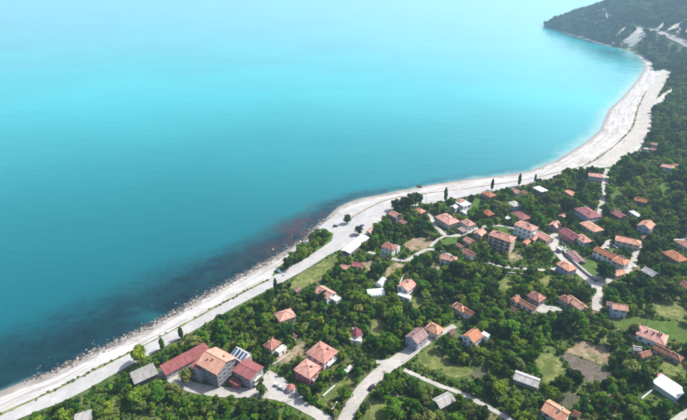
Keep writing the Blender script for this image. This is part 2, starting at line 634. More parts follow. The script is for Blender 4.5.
sea, SV = grid_obj('sea', axis(-9000, -330, 900, 9000, 8, 1.07), axis(-300, 100, 1900, 14000, 8, 1.07), lambda x, y: x * 0.0, 'sea')
structure(sea, 'calm turquoise sea with dark weed beds close to the near shore')
P2 = SV[:, :2]
sd = seg_dist(P2, COAST)
# how far along the shore the nearest point lies: near part has weed beds
near = seg_dist(P2, SHORE[:14 + 1])
alongY = P2[:, 1]
bandw = 88 - 54 * sstep(220, 430, alongY)
weed = .92 * (1 - sstep(.1, 1.0, sd / bandw)) * (1 - sstep(300, 520, alongY) * .75)
weed *= (1 - sstep(560, 700, alongY))
bay = np.exp(-(((P2[:, 0] - 690) / 110) ** 2 + ((P2[:, 1] - 1240) / 190) ** 2)) * .55 + .7 * np.exp(-(sd / 30.) ** 2) * sstep(1330, 1500, alongY)
weed = np.clip(weed + bay, 0, 1)
shal = np.exp(-np.maximum(sd - 1, 0) / (4.0 + 22 * sstep(330, 620, alongY))) * (1 - .9 * sstep(1350, 1500, alongY))
leftd = 1 - sstep(130, 205, P2[:, 1])
shal = np.clip(shal * (.55 + .45 * np.maximum(sstep(330, 560, alongY), leftd * 1.0)), 0, 1)
rx, ry = at_level(299, 234)
red = np.exp(-(((P2[:, 0] - rx) / 38) ** 2 + ((P2[:, 1] - ry) / 46) ** 2)) * np.exp(-(sd / 32.) ** 2)
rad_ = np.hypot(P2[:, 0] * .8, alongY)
deep = np.clip(1 - (rad_ - 150) / 660, 0, 1) ** .90  # darker toward the camera: far haze and sky reflection painted into water colour
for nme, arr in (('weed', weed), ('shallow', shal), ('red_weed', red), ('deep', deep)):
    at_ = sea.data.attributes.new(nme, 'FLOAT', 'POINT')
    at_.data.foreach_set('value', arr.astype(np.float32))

# ------------------------------------------------------------------ sheets on the land
def resample(poly, step, closed=True):
    poly = np.asarray(poly, float)
    q = np.vstack([poly, poly[:1]]) if closed else poly
    out = []
    for a, b in zip(q[:-1], q[1:]):
        n = max(1, int(np.hypot(*(b - a)) / step))
        for i in range(n):
            out.append(a + (b - a) * i / n)
    if not closed:
        out.append(q[-1])
    return np.array(out)

def smooth_line(pts, it=2):
    p = np.asarray(pts, float)
    for _ in range(it):
        q = [p[0]]
        for a, b in zip(p[:-1], p[1:]):
            q += [a * .75 + b * .25, a * .25 + b * .75]
        q.append(p[-1])
        p = np.array(q)
    return p

def sheet(name, poly, mat, off, step=3.0, jitter=.4, attr=False):
    P = resample(poly, step)
    P = P + rng.normal(0, jitter, P.shape) * .6
    lo, hi = P.min(0), P.max(0)
    xs, ys = np.arange(lo[0] + step / 2, hi[0], step * 1.3), np.arange(lo[1] + step / 2, hi[1], step * 1.3)
    I = np.stack([a.ravel() for a in np.meshgrid(xs, ys)], -1)
    if len(I):
        I = I[in_poly(I, P)]
        I = I[seg_dist(I, np.vstack([P, P[:1]])) > step * .4]
    A = [Vector(p) for p in P] + [Vector(p) for p in I]
    n = len(P)
    r = delaunay_2d_cdt(A, [(i, (i + 1) % n) for i in range(n)], [], 1, 1e-3)
    V = np.array([(v.x, v.y) for v in r[0]])
    Z = hz(V[:, 0], V[:, 1]) + off
    me = mesh(name, np.column_stack([V, Z]), [f for f in r[2]], mat, None, True)
    if attr:
        a_ = me.attributes.new('shore_distance', 'FLOAT', 'POINT')
        a_.data.foreach_set('value', shore_d(V[:, 0], V[:, 1]).astype(np.float32))
    return link(name, me)

def ribbon(name, line, width, mat, off, step=3.0, jitter=.12):
    L = resample(smooth_line(line), step, False)
    T = np.gradient(L, axis=0)
    T /= np.maximum(np.hypot(T[:, 0], T[:, 1])[:, None], 1e-6)
    Nn = np.stack([-T[:, 1], T[:, 0]], -1)
    wl = np.broadcast_to(np.asarray(width, float), (len(L),)) if np.ndim(width) == 0 else np.interp(np.linspace(0, 1, len(L)), np.linspace(0, 1, len(width)), width)
    ks = (-.5, -.25, 0, .25, .5)
    V, Fc = [], []
    for i in range(len(L)):
        for j, kk in enumerate(ks):
            w = wl[i] + (random.gauss(0, jitter) if abs(kk) == .5 else 0)
            p = L[i] + Nn[i] * kk * w
            V.append((p[0], p[1], float(hz(p[0], p[1])) + off + .05 * (1 - (2 * kk) ** 2)))
    m_ = len(ks)
    for i in range(len(L) - 1):
        for j in range(m_ - 1):
            o = i * m_ + j
            Fc.append((o, o + m_, o + m_ + 1, o + 1))
    o = link(name, mesh(name, V, Fc, mat, None, True))
    return o, L, wl

INLAND_PX = [(0, 421), (15, 416), (67, 399.5), (134, 362), (180, 337), (235, 305), (262, 291.5), (300, 272), (322, 258), (337, 251),
             (352, 245), (366, 236), (377, 227), (388, 212), (396, 207), (418, 206), (431, 204), (446, 201), (470, 194.5), (500, 188.5), (530, 182.5),
             (552, 177.5), (572, 171), (590, 168.5), (609, 167), (632, 157), (642, 145), (650.5, 129), (649.5, 110), (657, 95), (667, 81),
             (673, 70), (665, 69), (654, 71.5), (651.5, 62), (640, 53), (630, 49), (612, 45), (598, 41.5), (580, 36.2), (563, 31)]
INL = upts(INLAND_PX)
INL = np.vstack([INL[:1] + [[-80, -62]], INL])
SHL = SHORE[1:]
# push the sea-side edge a little under the water
T = np.gradient(SHL, axis=0); T /= np.hypot(T[:, 0], T[:, 1])[:, None]
SHL_OUT = SHL + np.stack([-T[:, 1], T[:, 0]], -1) * 5.0
beach_poly = np.vstack([SHL_OUT, INL[::-1]])
beach = structure(sheet('beach', beach_poly, 'beach', .10, 4.0, .5, True), 'pale pebble beach curving along the whole bay')

EXCL_ROADS = []   # (polyline, halfwidth)
EXCL_POLYS = [beach_poly]
def road(name, px, width, mat, label, off=.22, step=3.0):
    line = upts(px)
    if mat == 'lane' and 'headland' not in name and name != 'beach_track':
        width = np.array(width, float) * .82
    o, L, wl = ribbon(name, line, width, mat, off, step, .22)
    structure(o, label)
    EXCL_ROADS.append((L[::2] if len(L) > 8 else L, float(np.max(wl)) / 2))
    return o

road('coast_road', [(-14, 426), (30, 406.5), (66, 393.5), (100, 375), (134, 356.5), (180, 332), (235, 301), (262, 287.5), (300, 267.5), (322, 253.5), (337, 243), (350, 232), (362, 222),
                    (375, 213), (392, 204.5), (418, 200.5), (446, 197), (470, 192.5), (500, 187), (530, 181), (552, 176)], [11, 11, 11, 11, 12, 13, 13, 11], 'seafront',
     'wide pale asphalt road running along the beach')
road('beach_track', [(600, 165), (620, 152), (634, 141), (643, 128), (643, 112), (649, 98), (657, 86), (666, 72)], [14, 20, 20, 18, 14], 'lane', 'wide pale track behind the far beach')
road('hotel_lane', [(160, 371), (169, 375), (182, 384), (205, 391), (235, 393), (262, 393), (287, 398), (304, 407), (330, 422)], [7, 7, 7.5, 8, 7, 6.5, 6.5], 'lane', 'pale concrete lane looping round the large clay roofed hotel')
road('main_lane', [(341, 428), (349, 411), (358, 396), (372, 380), (386, 368), (400, 359), (413, 350), (426, 341), (440, 333), (455, 326)], [8, 8, 8.5, 9, 9, 7, 5, 4.5], 'lane', 'pale concrete road climbing from the picture bottom past the maroon house')
road('side_lane', [(376, 362), (388, 362), (402, 356), (413, 349)], 3.4, 'lane', 'short pale spur joining the main concrete road', .26)
road('lower_lane', [(404, 370), (424, 379), (440, 386), (460, 393), (480, 403), (500, 414), (516, 423)], 3.0, 'lane', 'narrow pale lane between hedges at the picture bottom')
road('village_road', [(557, 234), (553, 240), (553, 247), (559, 255), (567, 263), (577, 271), (588, 280), (596, 286)], [10, 9, 6, 6, 6, 6.5], 'lane', 'pale village road sloping down past the grey retaining wall')
road('village_spur', [(596, 284), (597.5, 291), (597, 299), (596.5, 311)], [7, 7, 6], 'lane', 'pale stub of road below the village junction', .28)
road('upper_road', [(594, 286), (606, 281.5), (617, 277), (627, 271.5), (633, 263), (635, 254), (637, 247), (643, 240)], [6, 5.5, 5.5, 6], 'lane', 'pale road climbing past the orange roofed farm buildings', .25)
road('cross_lane', [(488, 262), (500, 266.5), (515, 268), (535, 270), (552, 270), (561, 267)], 3.6, 'lane', 'pale lane crossing the gardens below the flats')
road('north_lane', [(607.5, 169), (605.5, 180), (603, 193), (601.5, 204), (600, 214), (593, 222), (583, 229)], [7, 6.5, 5.5, 5.5, 5], 'lane', 'straight pale lane running down to the beach')
road('garden_lane', [(429, 214), (433, 222), (439, 230), (446, 236), (455, 236.5), (466, 233), (477, 228.5), (490, 225.5), (504, 226), (515, 229)], [4.5, 4.5, 5.5, 4, 3.5], 'lane', 'curving pale lane between the pink roofed houses')
road('garden_lane', [(368, 252), (382, 255.5), (396, 260), (408, 261), (417, 254.5), (428, 248.5), (441, 251.5), (452, 256)], [3.5, 3.5, 5, 4.5, 3.5, 3], 'lane', 'narrow pale lane below the white seaside house')
road('lane_link', [(446, 236), (437, 240), (430, 247)], 3.2, 'lane', 'short pale lane joining two garden lanes', .28)
road('ridge_lane', [(643, 240), (655, 240), (668, 240), (690, 239)], 3.2, 'lane', 'thin pale lane on the upper right slope')
road('corner_road', [(668, 429), (679, 421), (692, 412.5)], 5.5, 'lane', 'pale road crossing the bottom right corner')
road('driveway', [(640, 149), (645, 155), (652, 162)], 4.5, 'lane', 'pale driveway beside the double roofed beach house')
road('headland_road', [(700, 50), (687, 45.5), (674, 38.5), (660, 33), (648, 29.5), (638, 26)], [17, 15, 13, 11, 10], 'lane', 'pale road cut into the far headland', 1.2, 12)
road('headland_track', [(603, 9), (604.5, 13), (609, 15.5), (607, 19)], 11, 'scree', 'pale track zigzagging on the headland', 1.4, 12)
road('headland_track', [(597, 14.5), (593, 17.5), (587, 20)], 15, 'scree', 'pale bare cutting near the headland tip', 1.4, 12)
road('scree_gully', [(669, 20), (663, 25), (656, 32)], 11, 'scree', 'pale gully above the headland road', 1.2, 12)

def patch(name, px, mat, label, off=.14, step=2.5, jitter=.5, clear=True):
    poly = upts(px)
    o = sheet(name, poly, mat, off, step, jitter)
    structure(o, label)
    if clear:
        EXCL_POLYS.append(poly)
    return o

road('headland_track', [(628, 25.5), (622, 31), (617, 37)], 9, 'scree', 'pale steep track above the eroded slope', 1.2, 12)
patch('scree_slope', [(608, 44), (614, 41.5), (620, 41.5), (628, 37.5), (634, 32), (636, 27.5), (641, 28.5), (644, 33), (647, 36.5), (641, 39.5), (637, 43.5), (633, 46.5), (622, 46.6)], 'scree', 'pale eroded slope dropping from the headland road to the beach', .9, 14, 2)
patch('scree_slope', [(667, 29.5), (674, 25), (683, 20), (686, 23), (679, 28), (691, 31), (691, 35), (678, 33)], 'scree', 'pale scree above the headland road at the right edge', .9, 14, 2)
patch('scree_slope', [(652, 106), (657, 99), (666, 92), (675, 87), (671, 93), (664, 96), (668, 98), (660, 104)], 'scree', 'grey scree tongue at the foot of the dark spur', .5, 6, 1)
patch('forecourt', [(262, 376), (270, 371), (285, 379), (297, 388), (303, 400), (288, 397), (262, 393)], 'paving', 'pale paved forecourt between hotel and red kiosk', .30)
patch('forecourt', [(160, 368), (170, 371), (183, 379), (200, 385), (226, 388), (258, 388), (258, 394), (200, 392), (175, 382)], 'paving', 'pale paved strip along the hotel front', .16)
patch('seafront_yard', [(340, 255), (346, 244), (352, 232), (360, 224), (374, 222), (376, 228), (366, 237), (352, 250), (345, 258)], 'paving', 'pale yard by the long white roofed hall', .16)
patch('beach_lot', [(318, 226), (332, 218), (352, 208), (385, 199), (384, 205), (366, 215), (350, 228), (334, 240), (324, 238)], 'seafront', 'broad pale parking ground above the beach point', .17, 3)
patch('grass_spit', [(270, 279), (277, 268), (286, 262), (301, 250), (313, 239), (325, 231), (333, 233), (332, 242), (318, 252), (298, 266), (283, 276)], 'lush_grass', 'grassy spit with trees between beach and coast road', .20, 2.5, .5, False)
patch('road_verge', [(300, 275), (322, 262), (338, 254), (341, 259), (330, 270), (312, 284), (296, 291), (288, 287)], 'dry_grass', 'dry grassy verge below the coast road bend')
patch('ploughed_field', [(559, 354), (566, 353), (581, 359), (592, 362), (612, 374), (607, 384), (590, 383), (580, 376), (570, 366)], 'ploughed', 'grey brown ploughed plot among the trees')
patch('dry_field', [(566, 352), (577, 342), (590, 342), (604, 346), (612, 356), (608, 368), (590, 361), (578, 356)], 'bare_earth', 'tan dry plot above the ploughed plot')
patch('dry_field', [(533, 358), (545, 352), (556, 355), (566, 368), (560, 378), (546, 386), (540, 372)], 'dry_grass', 'olive dry meadow beside the grey roofed barn')
patch('meadow', [(421, 353), (434, 346), (446, 355), (452, 361), (447, 369), (430, 370), (418, 362)], 'dry_grass', 'olive meadow right of the maroon house road')
patch('meadow', [(440, 372), (452, 364), (466, 367), (476, 373), (466, 377), (452, 378)], 'dry_grass', 'pale olive meadow above the hedged lane')
patch('ploughed_field', [(470, 373), (478, 365), (489, 367), (484, 377), (474, 378)], 'ploughed', 'small grey ploughed strip beside the olive meadow')
patch('garden_plot', [(557, 401), (564, 391), (580, 397), (573, 409), (566, 408)], 'garden_rows', 'vegetable rows behind the orange roofed house')
patch('meadow', [(608, 318), (630, 316), (650, 320), (687, 322), (692, 345), (668, 340), (640, 322), (622, 330)], 'lush_grass', 'bright green meadow round the large pink roof', .14, 3, .6)
patch('meadow', [(648, 300), (670, 298), (690, 310), (690, 324), (660, 316)], 'dry_grass', 'olive meadow at the right edge of the village')
patch('meadow', [(658, 366), (672, 361), (690, 368), (690, 380), (676, 377), (664, 373)], 'dry_grass', 'pale olive plot behind the flat white roof')
patch('garden_plot', [(276, 358), (290, 350), (304, 343), (309, 350), (300, 356), (290, 361), (282, 366)], 'bare_earth', 'tan garden plot left of the paired tall houses')
patch('garden_plot', [(318, 400), (330, 388), (345, 378), (352, 381), (340, 394), (328, 408)], 'dry_grass', 'tan garden below the deep red house')
patch('garden_plot', [(385, 270), (396, 262), (404, 265), (396, 273), (386, 279)], 'bare_earth', 'brown bare plot above the white tunnels')
patch('garden_plot', [(362, 262), (373, 260), (378, 266), (368, 271)], 'bare_earth', 'tan bare plot right of the red shed')
patch('garden_plot', [(403, 245), (414, 238), (428, 236), (434, 243), (424, 250), (412, 251)], 'bare_earth', 'tan bare ground right of the white seaside house')
patch('garden_plot', [(508, 255), (518, 250), (524, 256), (518, 262), (509, 261)], 'bare_earth', 'tan yard below the banded flats')
patch('dry_field', [(371, 322), (379, 317), (387, 325), (379, 338), (371, 334)], 'dry_grass', 'tan clearing right of the dark red house in the trees')
patch('dry_field', [(494, 282), (505, 278), (516, 284), (507, 292), (498, 290)], 'dry_grass', 'olive clearing in the middle orchard')
patch('meadow', [(448, 205), (468, 198.5), (481, 199), (479, 206), (470, 209), (472, 199.5)], 'lush_grass', 'bright green plot between the white terraced house and the coast road')
patch('dry_field', [(432, 262), (441, 265), (440, 272), (430, 270)], 'bare_earth', 'brown clearing below the garden lane')
patch('dry_field', [(408, 300), (420, 297), (426, 303), (416, 309)], 'dry_grass', 'small olive clearing below the pink house with terrace')
patch('dry_field', [(536, 279), (548, 276), (556, 283), (546, 288)], 'dry_grass', 'olive clearing below the lavender walled house')
patch('dry_field', [(600, 335), (612, 336), (614, 346), (604, 344)], 'dry_grass', 'olive clearing left of the big pink farmhouse')
patch('meadow', [(655, 184), (668, 180), (676, 188), (664, 193)], 'lush_grass', 'green clearing on the upper wooded slope', .14, 3)
patch('meadow', [(608, 190), (618, 186), (622, 196), (612, 201)], 'lush_grass', 'green clearing right of the straight lane', .14, 3)
patch('lawn', [(494, 229), (502, 226), (515, 230), (512, 235), (500, 234)], 'lush_grass', 'small lawn behind the banded flats')
patch('lawn', [(578, 262), (586, 256), (600, 266), (595, 275), (586, 272)], 'lush_grass', 'garden lawn inside the road bend')
patch('lawn', [(446, 238), (460, 237), (457, 243), (446, 246), (440, 243)], 'lush_grass', 'small lawn below the curving lane')
patch('courtyard', [(533, 307), (540, 303), (549, 306), (560, 307), (563, 310), (548, 313), (538, 313)], 'paving', 'pale yard below the pink pyramid roof', .22)
patch('courtyard', [(600, 249), (606, 240), (612, 240), (610, 247), (606, 252)], 'paving', 'pale court left of the long orange roof', .22)
patch('courtyard', [(572, 309), (585, 307), (587, 312), (575, 314)], 'paving', 'pale yard below the long two toned roof', .22)
patch('earth_bank', [(381, 398), (392, 405), (386, 421), (362, 421), (368, 402)], 'dry_grass', 'reddish weedy bank beside the main road')

# weed strip that divides beach and road
def strip_stuff(name, px, width, mat, label, off):
    line = upts(px)
    o, L, wl = ribbon(name, line, width, mat, off, 2.5, .5)
    return structure(o, label), L
_, STRIP1 = strip_stuff('road_verge', [(-5, 417.5), (58, 389), (100, 367), (131, 352.5), (178, 328), (215, 307.5), (250, 289), (268, 280)], [1.4, 1.2, 1.8, 1.0, 1.6, 1.2, 2.0], 'dry_grass', 'thin weedy strip between beach and road near the boulders', .26)
_, STRIP2 = strip_stuff('road_verge', [(345, 222), (362, 211.5), (385, 200), (410, 195.5), (440, 192), (482, 186.5), (526, 180), (552, 174), (580, 167)], [2.2, 1.4, 1, 1, 1, 1, 1.2, 1.6], 'bare_earth', 'thin brown strip between beach and road along the village', .34)
_, STRIP3 = strip_stuff('road_verge', [(580, 168), (601, 156.5), (622, 140), (634, 126), (636, 112), (646, 91)], [1.6, 1.8, 2.4, 2.6, 1.6, 1.2], 'bare_earth', 'weedy line down the middle of the wide far beach', .36)

# ------------------------------------------------------------------ buildings
ZW = 3.0
HOUSES = []        # dict(p, r, bbox, ref)

def roof_mesh(kind, w, d, rh, over, mat, t=.22):
    L, D = w / 2 + over, d / 2 + over
    if kind == 'gable':
        ze = -rh * over / (d / 2)
        pr = [(-D, ze), (0, rh), (D, ze), (D, ze - t), (0, rh - t), (-D, ze - t)]
        v = [(-L, y, z + t) for y, z in pr] + [(L, y, z + t) for y, z in pr]
        f = [(i, (i + 1) % 6, 6 + (i + 1) % 6, 6 + i) for i in range(6)] + [(0, 5, 4, 1), (1, 4, 3, 2), (6, 7, 10, 11), (7, 8, 9, 10)]
        f = [tuple(reversed(q)) for q in f]
    elif kind == 'hip':
        ze = -rh * over / (d / 2)
        rl = max((w - d) / 2, .15)
        top = [(-L, -D, ze), (L, -D, ze), (L, D, ze), (-L, D, ze), (-rl, 0, rh), (rl, 0, rh)]
        v = [(x, y, z + t) for x, y, z in top] + [(x, y, z) for x, y, z in top]
        ft = [(0, 1, 5, 4), (1, 2, 5), (2, 3, 4, 5), (3, 0, 4)]
        f = ft + [tuple(6 + i for i in reversed(q)) for q in ft] + [(a + 6, b_ + 6, b_, a) for a, b_ in ((0, 1), (1, 2), (2, 3), (3, 0))]
    elif kind == 'shed':
        v = [(-L, -D, 0), (L, -D, 0), (L, D, rh), (-L, D, rh), (-L, -D, t), (L, -D, t), (L, D, rh + t), (-L, D, rh + t)]
        f = [(0, 3, 2, 1), (4, 5, 6, 7), (0, 1, 5, 4), (1, 2, 6, 5), (2, 3, 7, 6), (3, 0, 4, 7)]
    elif kind == 'flat':
        g = G().box(-L, -D, 0, L, D, .25)
        return g.mesh('roof', mat)
    elif kind == 'octagon':
        R_ = w / 2 + over
        v = [(R_ * math.cos(a), R_ * math.sin(a), 0) for a in [math.pi / 4 * i + .39 for i in range(8)]] + [(0, 0, rh)]
        v += [(x, y, z - t) for x, y, z in v[:8]]
        f = [(i, (i + 1) % 8, 8) for i in range(8)] + [(9 + i, 9 + (i + 1) % 8, (i + 1) % 8, i) for i in range(8)] + [tuple(9 + i for i in reversed(range(8)))]
    elif kind == 'arch':
        n = 10
        v, f = [], []
        for x in (-L, L):
            for i in range(n + 1):
                a = math.pi * i / n
                v.append((x, -D * math.cos(a), rh * math.sin(a)))
        for i in range(n):
            f.append((i, n + 1 + i, n + 2 + i, i + 1))
        f += [tuple(range(n + 1)), tuple(reversed(range(n + 1, 2 * n + 2)))]
    return mesh('roof', v, f, mat)

def wall_mesh(kind, w, d, h, rh, mat, sink=2.0):
    if kind == 'gable':
        pr = [(-d / 2, -sink), (d / 2, -sink), (d / 2, h), (0, h + rh), (-d / 2, h)]
        v = [(-w / 2, y, z) for y, z in pr] + [(w / 2, y, z) for y, z in pr]
        f = [(i, 5 + i, 5 + (i + 1) % 5, (i + 1) % 5) for i in range(5)] + [(0, 1, 2, 3, 4), (9, 8, 7, 6, 5)]
        f = [tuple(reversed(q)) for q in f]
        return mesh('wall', v, f, mat)
    if kind == 'shed':
        v = [(-w / 2, -d / 2, -sink), (w / 2, -d / 2, -sink), (w / 2, d / 2, -sink), (-w / 2, d / 2, -sink),
             (-w / 2, -d / 2, h), (w / 2, -d / 2, h), (w / 2, d / 2, h + rh), (-w / 2, d / 2, h + rh)]
        f = [(0, 3, 2, 1), (4, 5, 6, 7), (0, 1, 5, 4), (1, 2, 6, 5), (2, 3, 7, 6), (3, 0, 4, 7)]
        return mesh('wall', v, f, mat)
    if kind == 'octagon':
        g = G()
        g.cyl((0, 0, 0), w / 2, w / 2, -sink, h, 8)
        return g.mesh('wall', mat)
    return G().box(-w / 2, -d / 2, -sink, w / 2, d / 2, h).mesh('wall', mat)

WCACHE = {}
def window_meshes(w, h, fm):
    key = (w, h, fm)
    if key not in WCACHE:
        t = .10
        fr = G()
        fr.box(-w / 2 - t, -.08, -h / 2, -w / 2, .02, h / 2).box(w / 2, -.08, -h / 2, w / 2 + t, .02, h / 2)
        fr.box(-w / 2 - t, -.08, h / 2, w / 2 + t, .02, h / 2 + t).box(-w / 2 - t - .05, -.18, -h / 2 - t, w / 2 + t + .05, .02, -h / 2)
        fr.box(-.03, -.06, -h / 2, .03, .02, h / 2)
        pa = G().box(-w / 2, -.035, -h / 2, w / 2, .01, h / 2)
        WCACHE[key] = (fr.mesh('window', fm), pa.mesh('pane', 'glass'))
    return WCACHE[key]

def door_mesh():
    if 'd' not in WCACHE:
        g = G().box(-.5, -.06, 0, .5, .02, 2.1).box(-.6, -.1, 0, -.5, .02, 2.2, 1).box(.5, -.1, 0, .6, .02, 2.2, 1).box(-.6, -.1, 2.1, .6, .02, 2.2, 1)
        WCACHE['d'] = g.mesh('door', ['dark_wood', 'white_paint'])
    return WCACHE['d']

def chimney_mesh(white):
    key = 'c%d' % white
    if key not in WCACHE:
        g = G().box(-.33, -.33, -1.2, .33, .33, 1.0).box(-.43, -.43, 1.0, .43, .43, 1.12, 1).box(-.22, -.22, 1.12, .22, .22, 1.4, 0)
        WCACHE[key] = g.mesh('chimney', ['white_paint' if white else 'chimney_brick', 'concrete'])
    return WCACHE[key]

def px_dir(px, py, dx, dy, off):
    q = unproject([px - dx * .5, px + dx * .5], [py - dy * .5, py + dy * .5], off)
    v = q[1] - q[0]
    return math.atan2(v[1], v[0])

def add_block(root, cx, cy, wpx, asp, rd, wallh, kind, rh, rmat, wmat, over=.5, chim=1, win=True, balcony=False, door=True,
              ridge=True, frame='white_paint', size=None, near=None, roofname='roof'):
    """one building block: walls, roof, ridge, chimneys, windows, door as parts of root (root None: make one)"""
    mid = wallh + rh * .45
    P = unproject(cx, cy, mid)[0]
    yaw = px_dir(cx, cy, rd[0], rd[1], mid)
    depth = P[1] * CP - (float(hz(*P)) + mid - CAM_H) * SP
    s = F_PX / depth
    if size is None:
        tot = wpx * 1.11 / s
        c_, s_ = abs(math.cos(yaw)), abs(math.sin(yaw))
        d = tot / (asp * c_ + s_) - 2 * over
        w = (d + 2 * over) * asp - 2 * over
    else:
        w, d = size
    z = float(hz(*P))
    cs, sn = math.cos(yaw), math.sin(yaw)
    corners = [(P[0] + cs * a * w / 2 - sn * b_ * d / 2, P[1] + sn * a * w / 2 + cs * b_ * d / 2) for a in (-1, 1) for b_ in (-1, 1)]
    z = min(float(hz(*c)) for c in corners) * .5 + z * .5
    base = Vector((P[0], P[1], z))
    if root is None:
        root = link('house', None, None, base, yaw)
        rl, ry_ = Vector((0, 0, 0)), 0.0
    else:
        dv = base - root.location
        a = -root.rotation_euler[2]
        rl = Vector((dv.x * math.cos(a) - dv.y * math.sin(a), dv.x * math.sin(a) + dv.y * math.cos(a), dv.z))
        ry_ = yaw + a
    near = cy > 300 if near is None else near
    def put(name, me, loc, rz=0.0, parent=None):
        # loc is in the block's frame
        l = Vector(loc)
        l = Vector((l.x * math.cos(ry_) - l.y * math.sin(ry_), l.x * math.sin(ry_) + l.y * math.cos(ry_), l.z)) + rl
        if parent is None:
            return link(name, me, root, l, ry_ + rz)
        return link(name, me, parent, Vector(loc) - Vector((0, 0, wallh)), rz)
    put('wall', wall_mesh(kind, w, d, wallh, rh, wmat), (0, 0, 0))
    ro = put(roofname, roof_mesh(kind, w, d, rh, over, rmat), (0, 0, wallh))
    if kind == 'gable' and ridge:
        put('ridge_cap', G().box(-w / 2 - over, -.22, 0, w / 2 + over, .22, .16).mesh('ridge_cap', rmat), (0, 0, wallh + rh + .17), 0, ro)
    if kind == 'hip' and ridge:
        g = G()
        r_ = max((w - d) / 2, .15)
        ze = -rh * over / (d / 2)
        g.bar((-r_, 0, rh + .25), (r_, 0, rh + .25), .35, .16)
        for a in (-1, 1):
            for b_ in (-1, 1):
                g.bar((a * r_, 0, rh + .25), (a * (w / 2 + over), b_ * (d / 2 + over), ze + .27), .3, .14)
        put('hip_caps', g.mesh('hip_caps', rmat), (0, 0, wallh), 0, ro)
    if kind == 'flat':
        g = G()
        L, D = w / 2 + over, d / 2 + over
        g.box(-L, -D, .25, L, -D + .2, .6).box(-L, D - .2, .25, L, D, .6).box(-L, -D + .2, .25, -L + .2, D - .2, .6).box(L - .2, -D + .2, .25, L, D - .2, .6)
        put('parapet', g.mesh('parapet', wmat), (0, 0, wallh), 0, ro)
    for i in range(chim):
        fx = random.uniform(-.3, .3) * w if i else random.choice((-1, 1)) * .2 * w
        fy = random.uniform(-.26, .26) * d
        zz = wallh + (rh * (1 - abs(fy) / (d / 2)) if kind in ('gable', 'hip') else .3) + .1
        put('chimney', chimney_mesh(int(random.random() < .08)), (fx, fy, zz), 0, ro)
    # openings on the sides one can see
    toc = Vector((-P[0], -P[1])).normalized()
    first_door = door
    best = None
    for sd_, (nx, ny, W_, Dp) in enumerate(((0, -1, w, d), (1, 0, d, w), (0, 1, w, d), (-1, 0, d, w))):
        nwx, nwy = nx * cs - ny * sn, nx * sn + ny * cs
        fac = nwx * toc.x + nwy * toc.y
        if fac < .12 or kind in ('octagon', 'arch'):
            continue
        rz = math.atan2(ny, nx) + math.pi / 2
        tx, ty = math.cos(rz), math.sin(rz)
        lit = nwx * SUNV.x + nwy * SUNV.y
        if best is None or W_ * (1 + lit) > best[0]:
            best = (W_ * (1 + lit), nx, ny, W_, Dp, rz)
        if not win:
            continue
        nst = max(1, int(round((wallh - .3) / 2.9)))
        nc = max(1, int(W_ / 3.1))
        for st in range(nst):
            zc = (st + .55) * wallh / nst
            for c in range(nc):
                u = (c + .5 - nc / 2) * W_ / nc
                lx, ly = nx * Dp / 2 + tx * u, ny * Dp / 2 + ty * u
                if st == 0 and first_door and c == nc // 2:
                    put('door', door_mesh(), (lx, ly, 0), rz)
                    first_door = False
                    continue
                ww = 1.5 if W_ / nc > 3.2 else 1.1
                fm, pm = window_meshes(ww, 1.35, frame)
                wo = put('window', fm, (lx, ly, zc), rz)
                link('pane', pm, wo)
    if balcony and best:
        _, nx, ny, W_, Dp, rz = best
        nst = max(1, int(round((wallh - .3) / 2.9)))
        for st in range(1, nst):
            zc = st * wallh / nst
            bw = W_ * .62
            g = G().box(-bw / 2, -1.3, -.15, bw / 2, 0, .02)
            rl_ = G()
            rl_.box(-bw / 2, -1.3, .9, bw / 2, -1.22, .98).box(-bw / 2, -1.3, .02, -bw / 2 + .06, 0, .95).box(bw / 2 - .06, -1.3, .02, bw / 2, 0, .95)
            nb = max(3, int(bw / .5))
            for i in range(nb + 1):
                x = -bw / 2 + bw * i / nb
                rl_.box(x - .02, -1.28, .02, x + .02, -1.24, .9)
            bo = put('balcony', g.mesh('balcony', 'concrete'), (nx * Dp / 2, ny * Dp / 2, zc), rz)
            link('railing', rl_.mesh('railing', 'white_paint'), bo)
    pts = []
    for c in corners:
        for zz in (z, z + wallh + rh):
            pts.append(project(c[0], c[1], zz)[:2])
    pts = np.array(pts)
    return root, dict(p=P, r=max(w, d) * .62, w=w, d=d, yaw=yaw, wallh=wallh, z=z, bb=(*pts.min(0), *pts.max(0)), put=put, depth=depth)

def house(name, cat, label, ref, cx, cy, wpx, asp, rd, wallh, kind, rh, rmat, wmat, group='houses of the seaside village', blocks=(), **kw):
    root, info = add_block(None, cx, cy, wpx, asp, rd, wallh, kind, rh, rmat, wmat, **kw)
    root.name = name
    info['ref'] = ref
    HOUSES.append(info)
    for b_ in blocks:
        _, i2 = add_block(root, *b_[:10], **(b_[10] if len(b_) > 10 else {}))
        i2['ref'] = ref
        HOUSES.append(i2)
    tag(root, label, cat, group)
    return root, info

DR, UR, RT = (2, 1), (1.9, -1.5), (1, .12)
ND = dict(door=False)
PLAIN = dict(win=False, door=False, chim=0)
LOW = dict(chim=0)

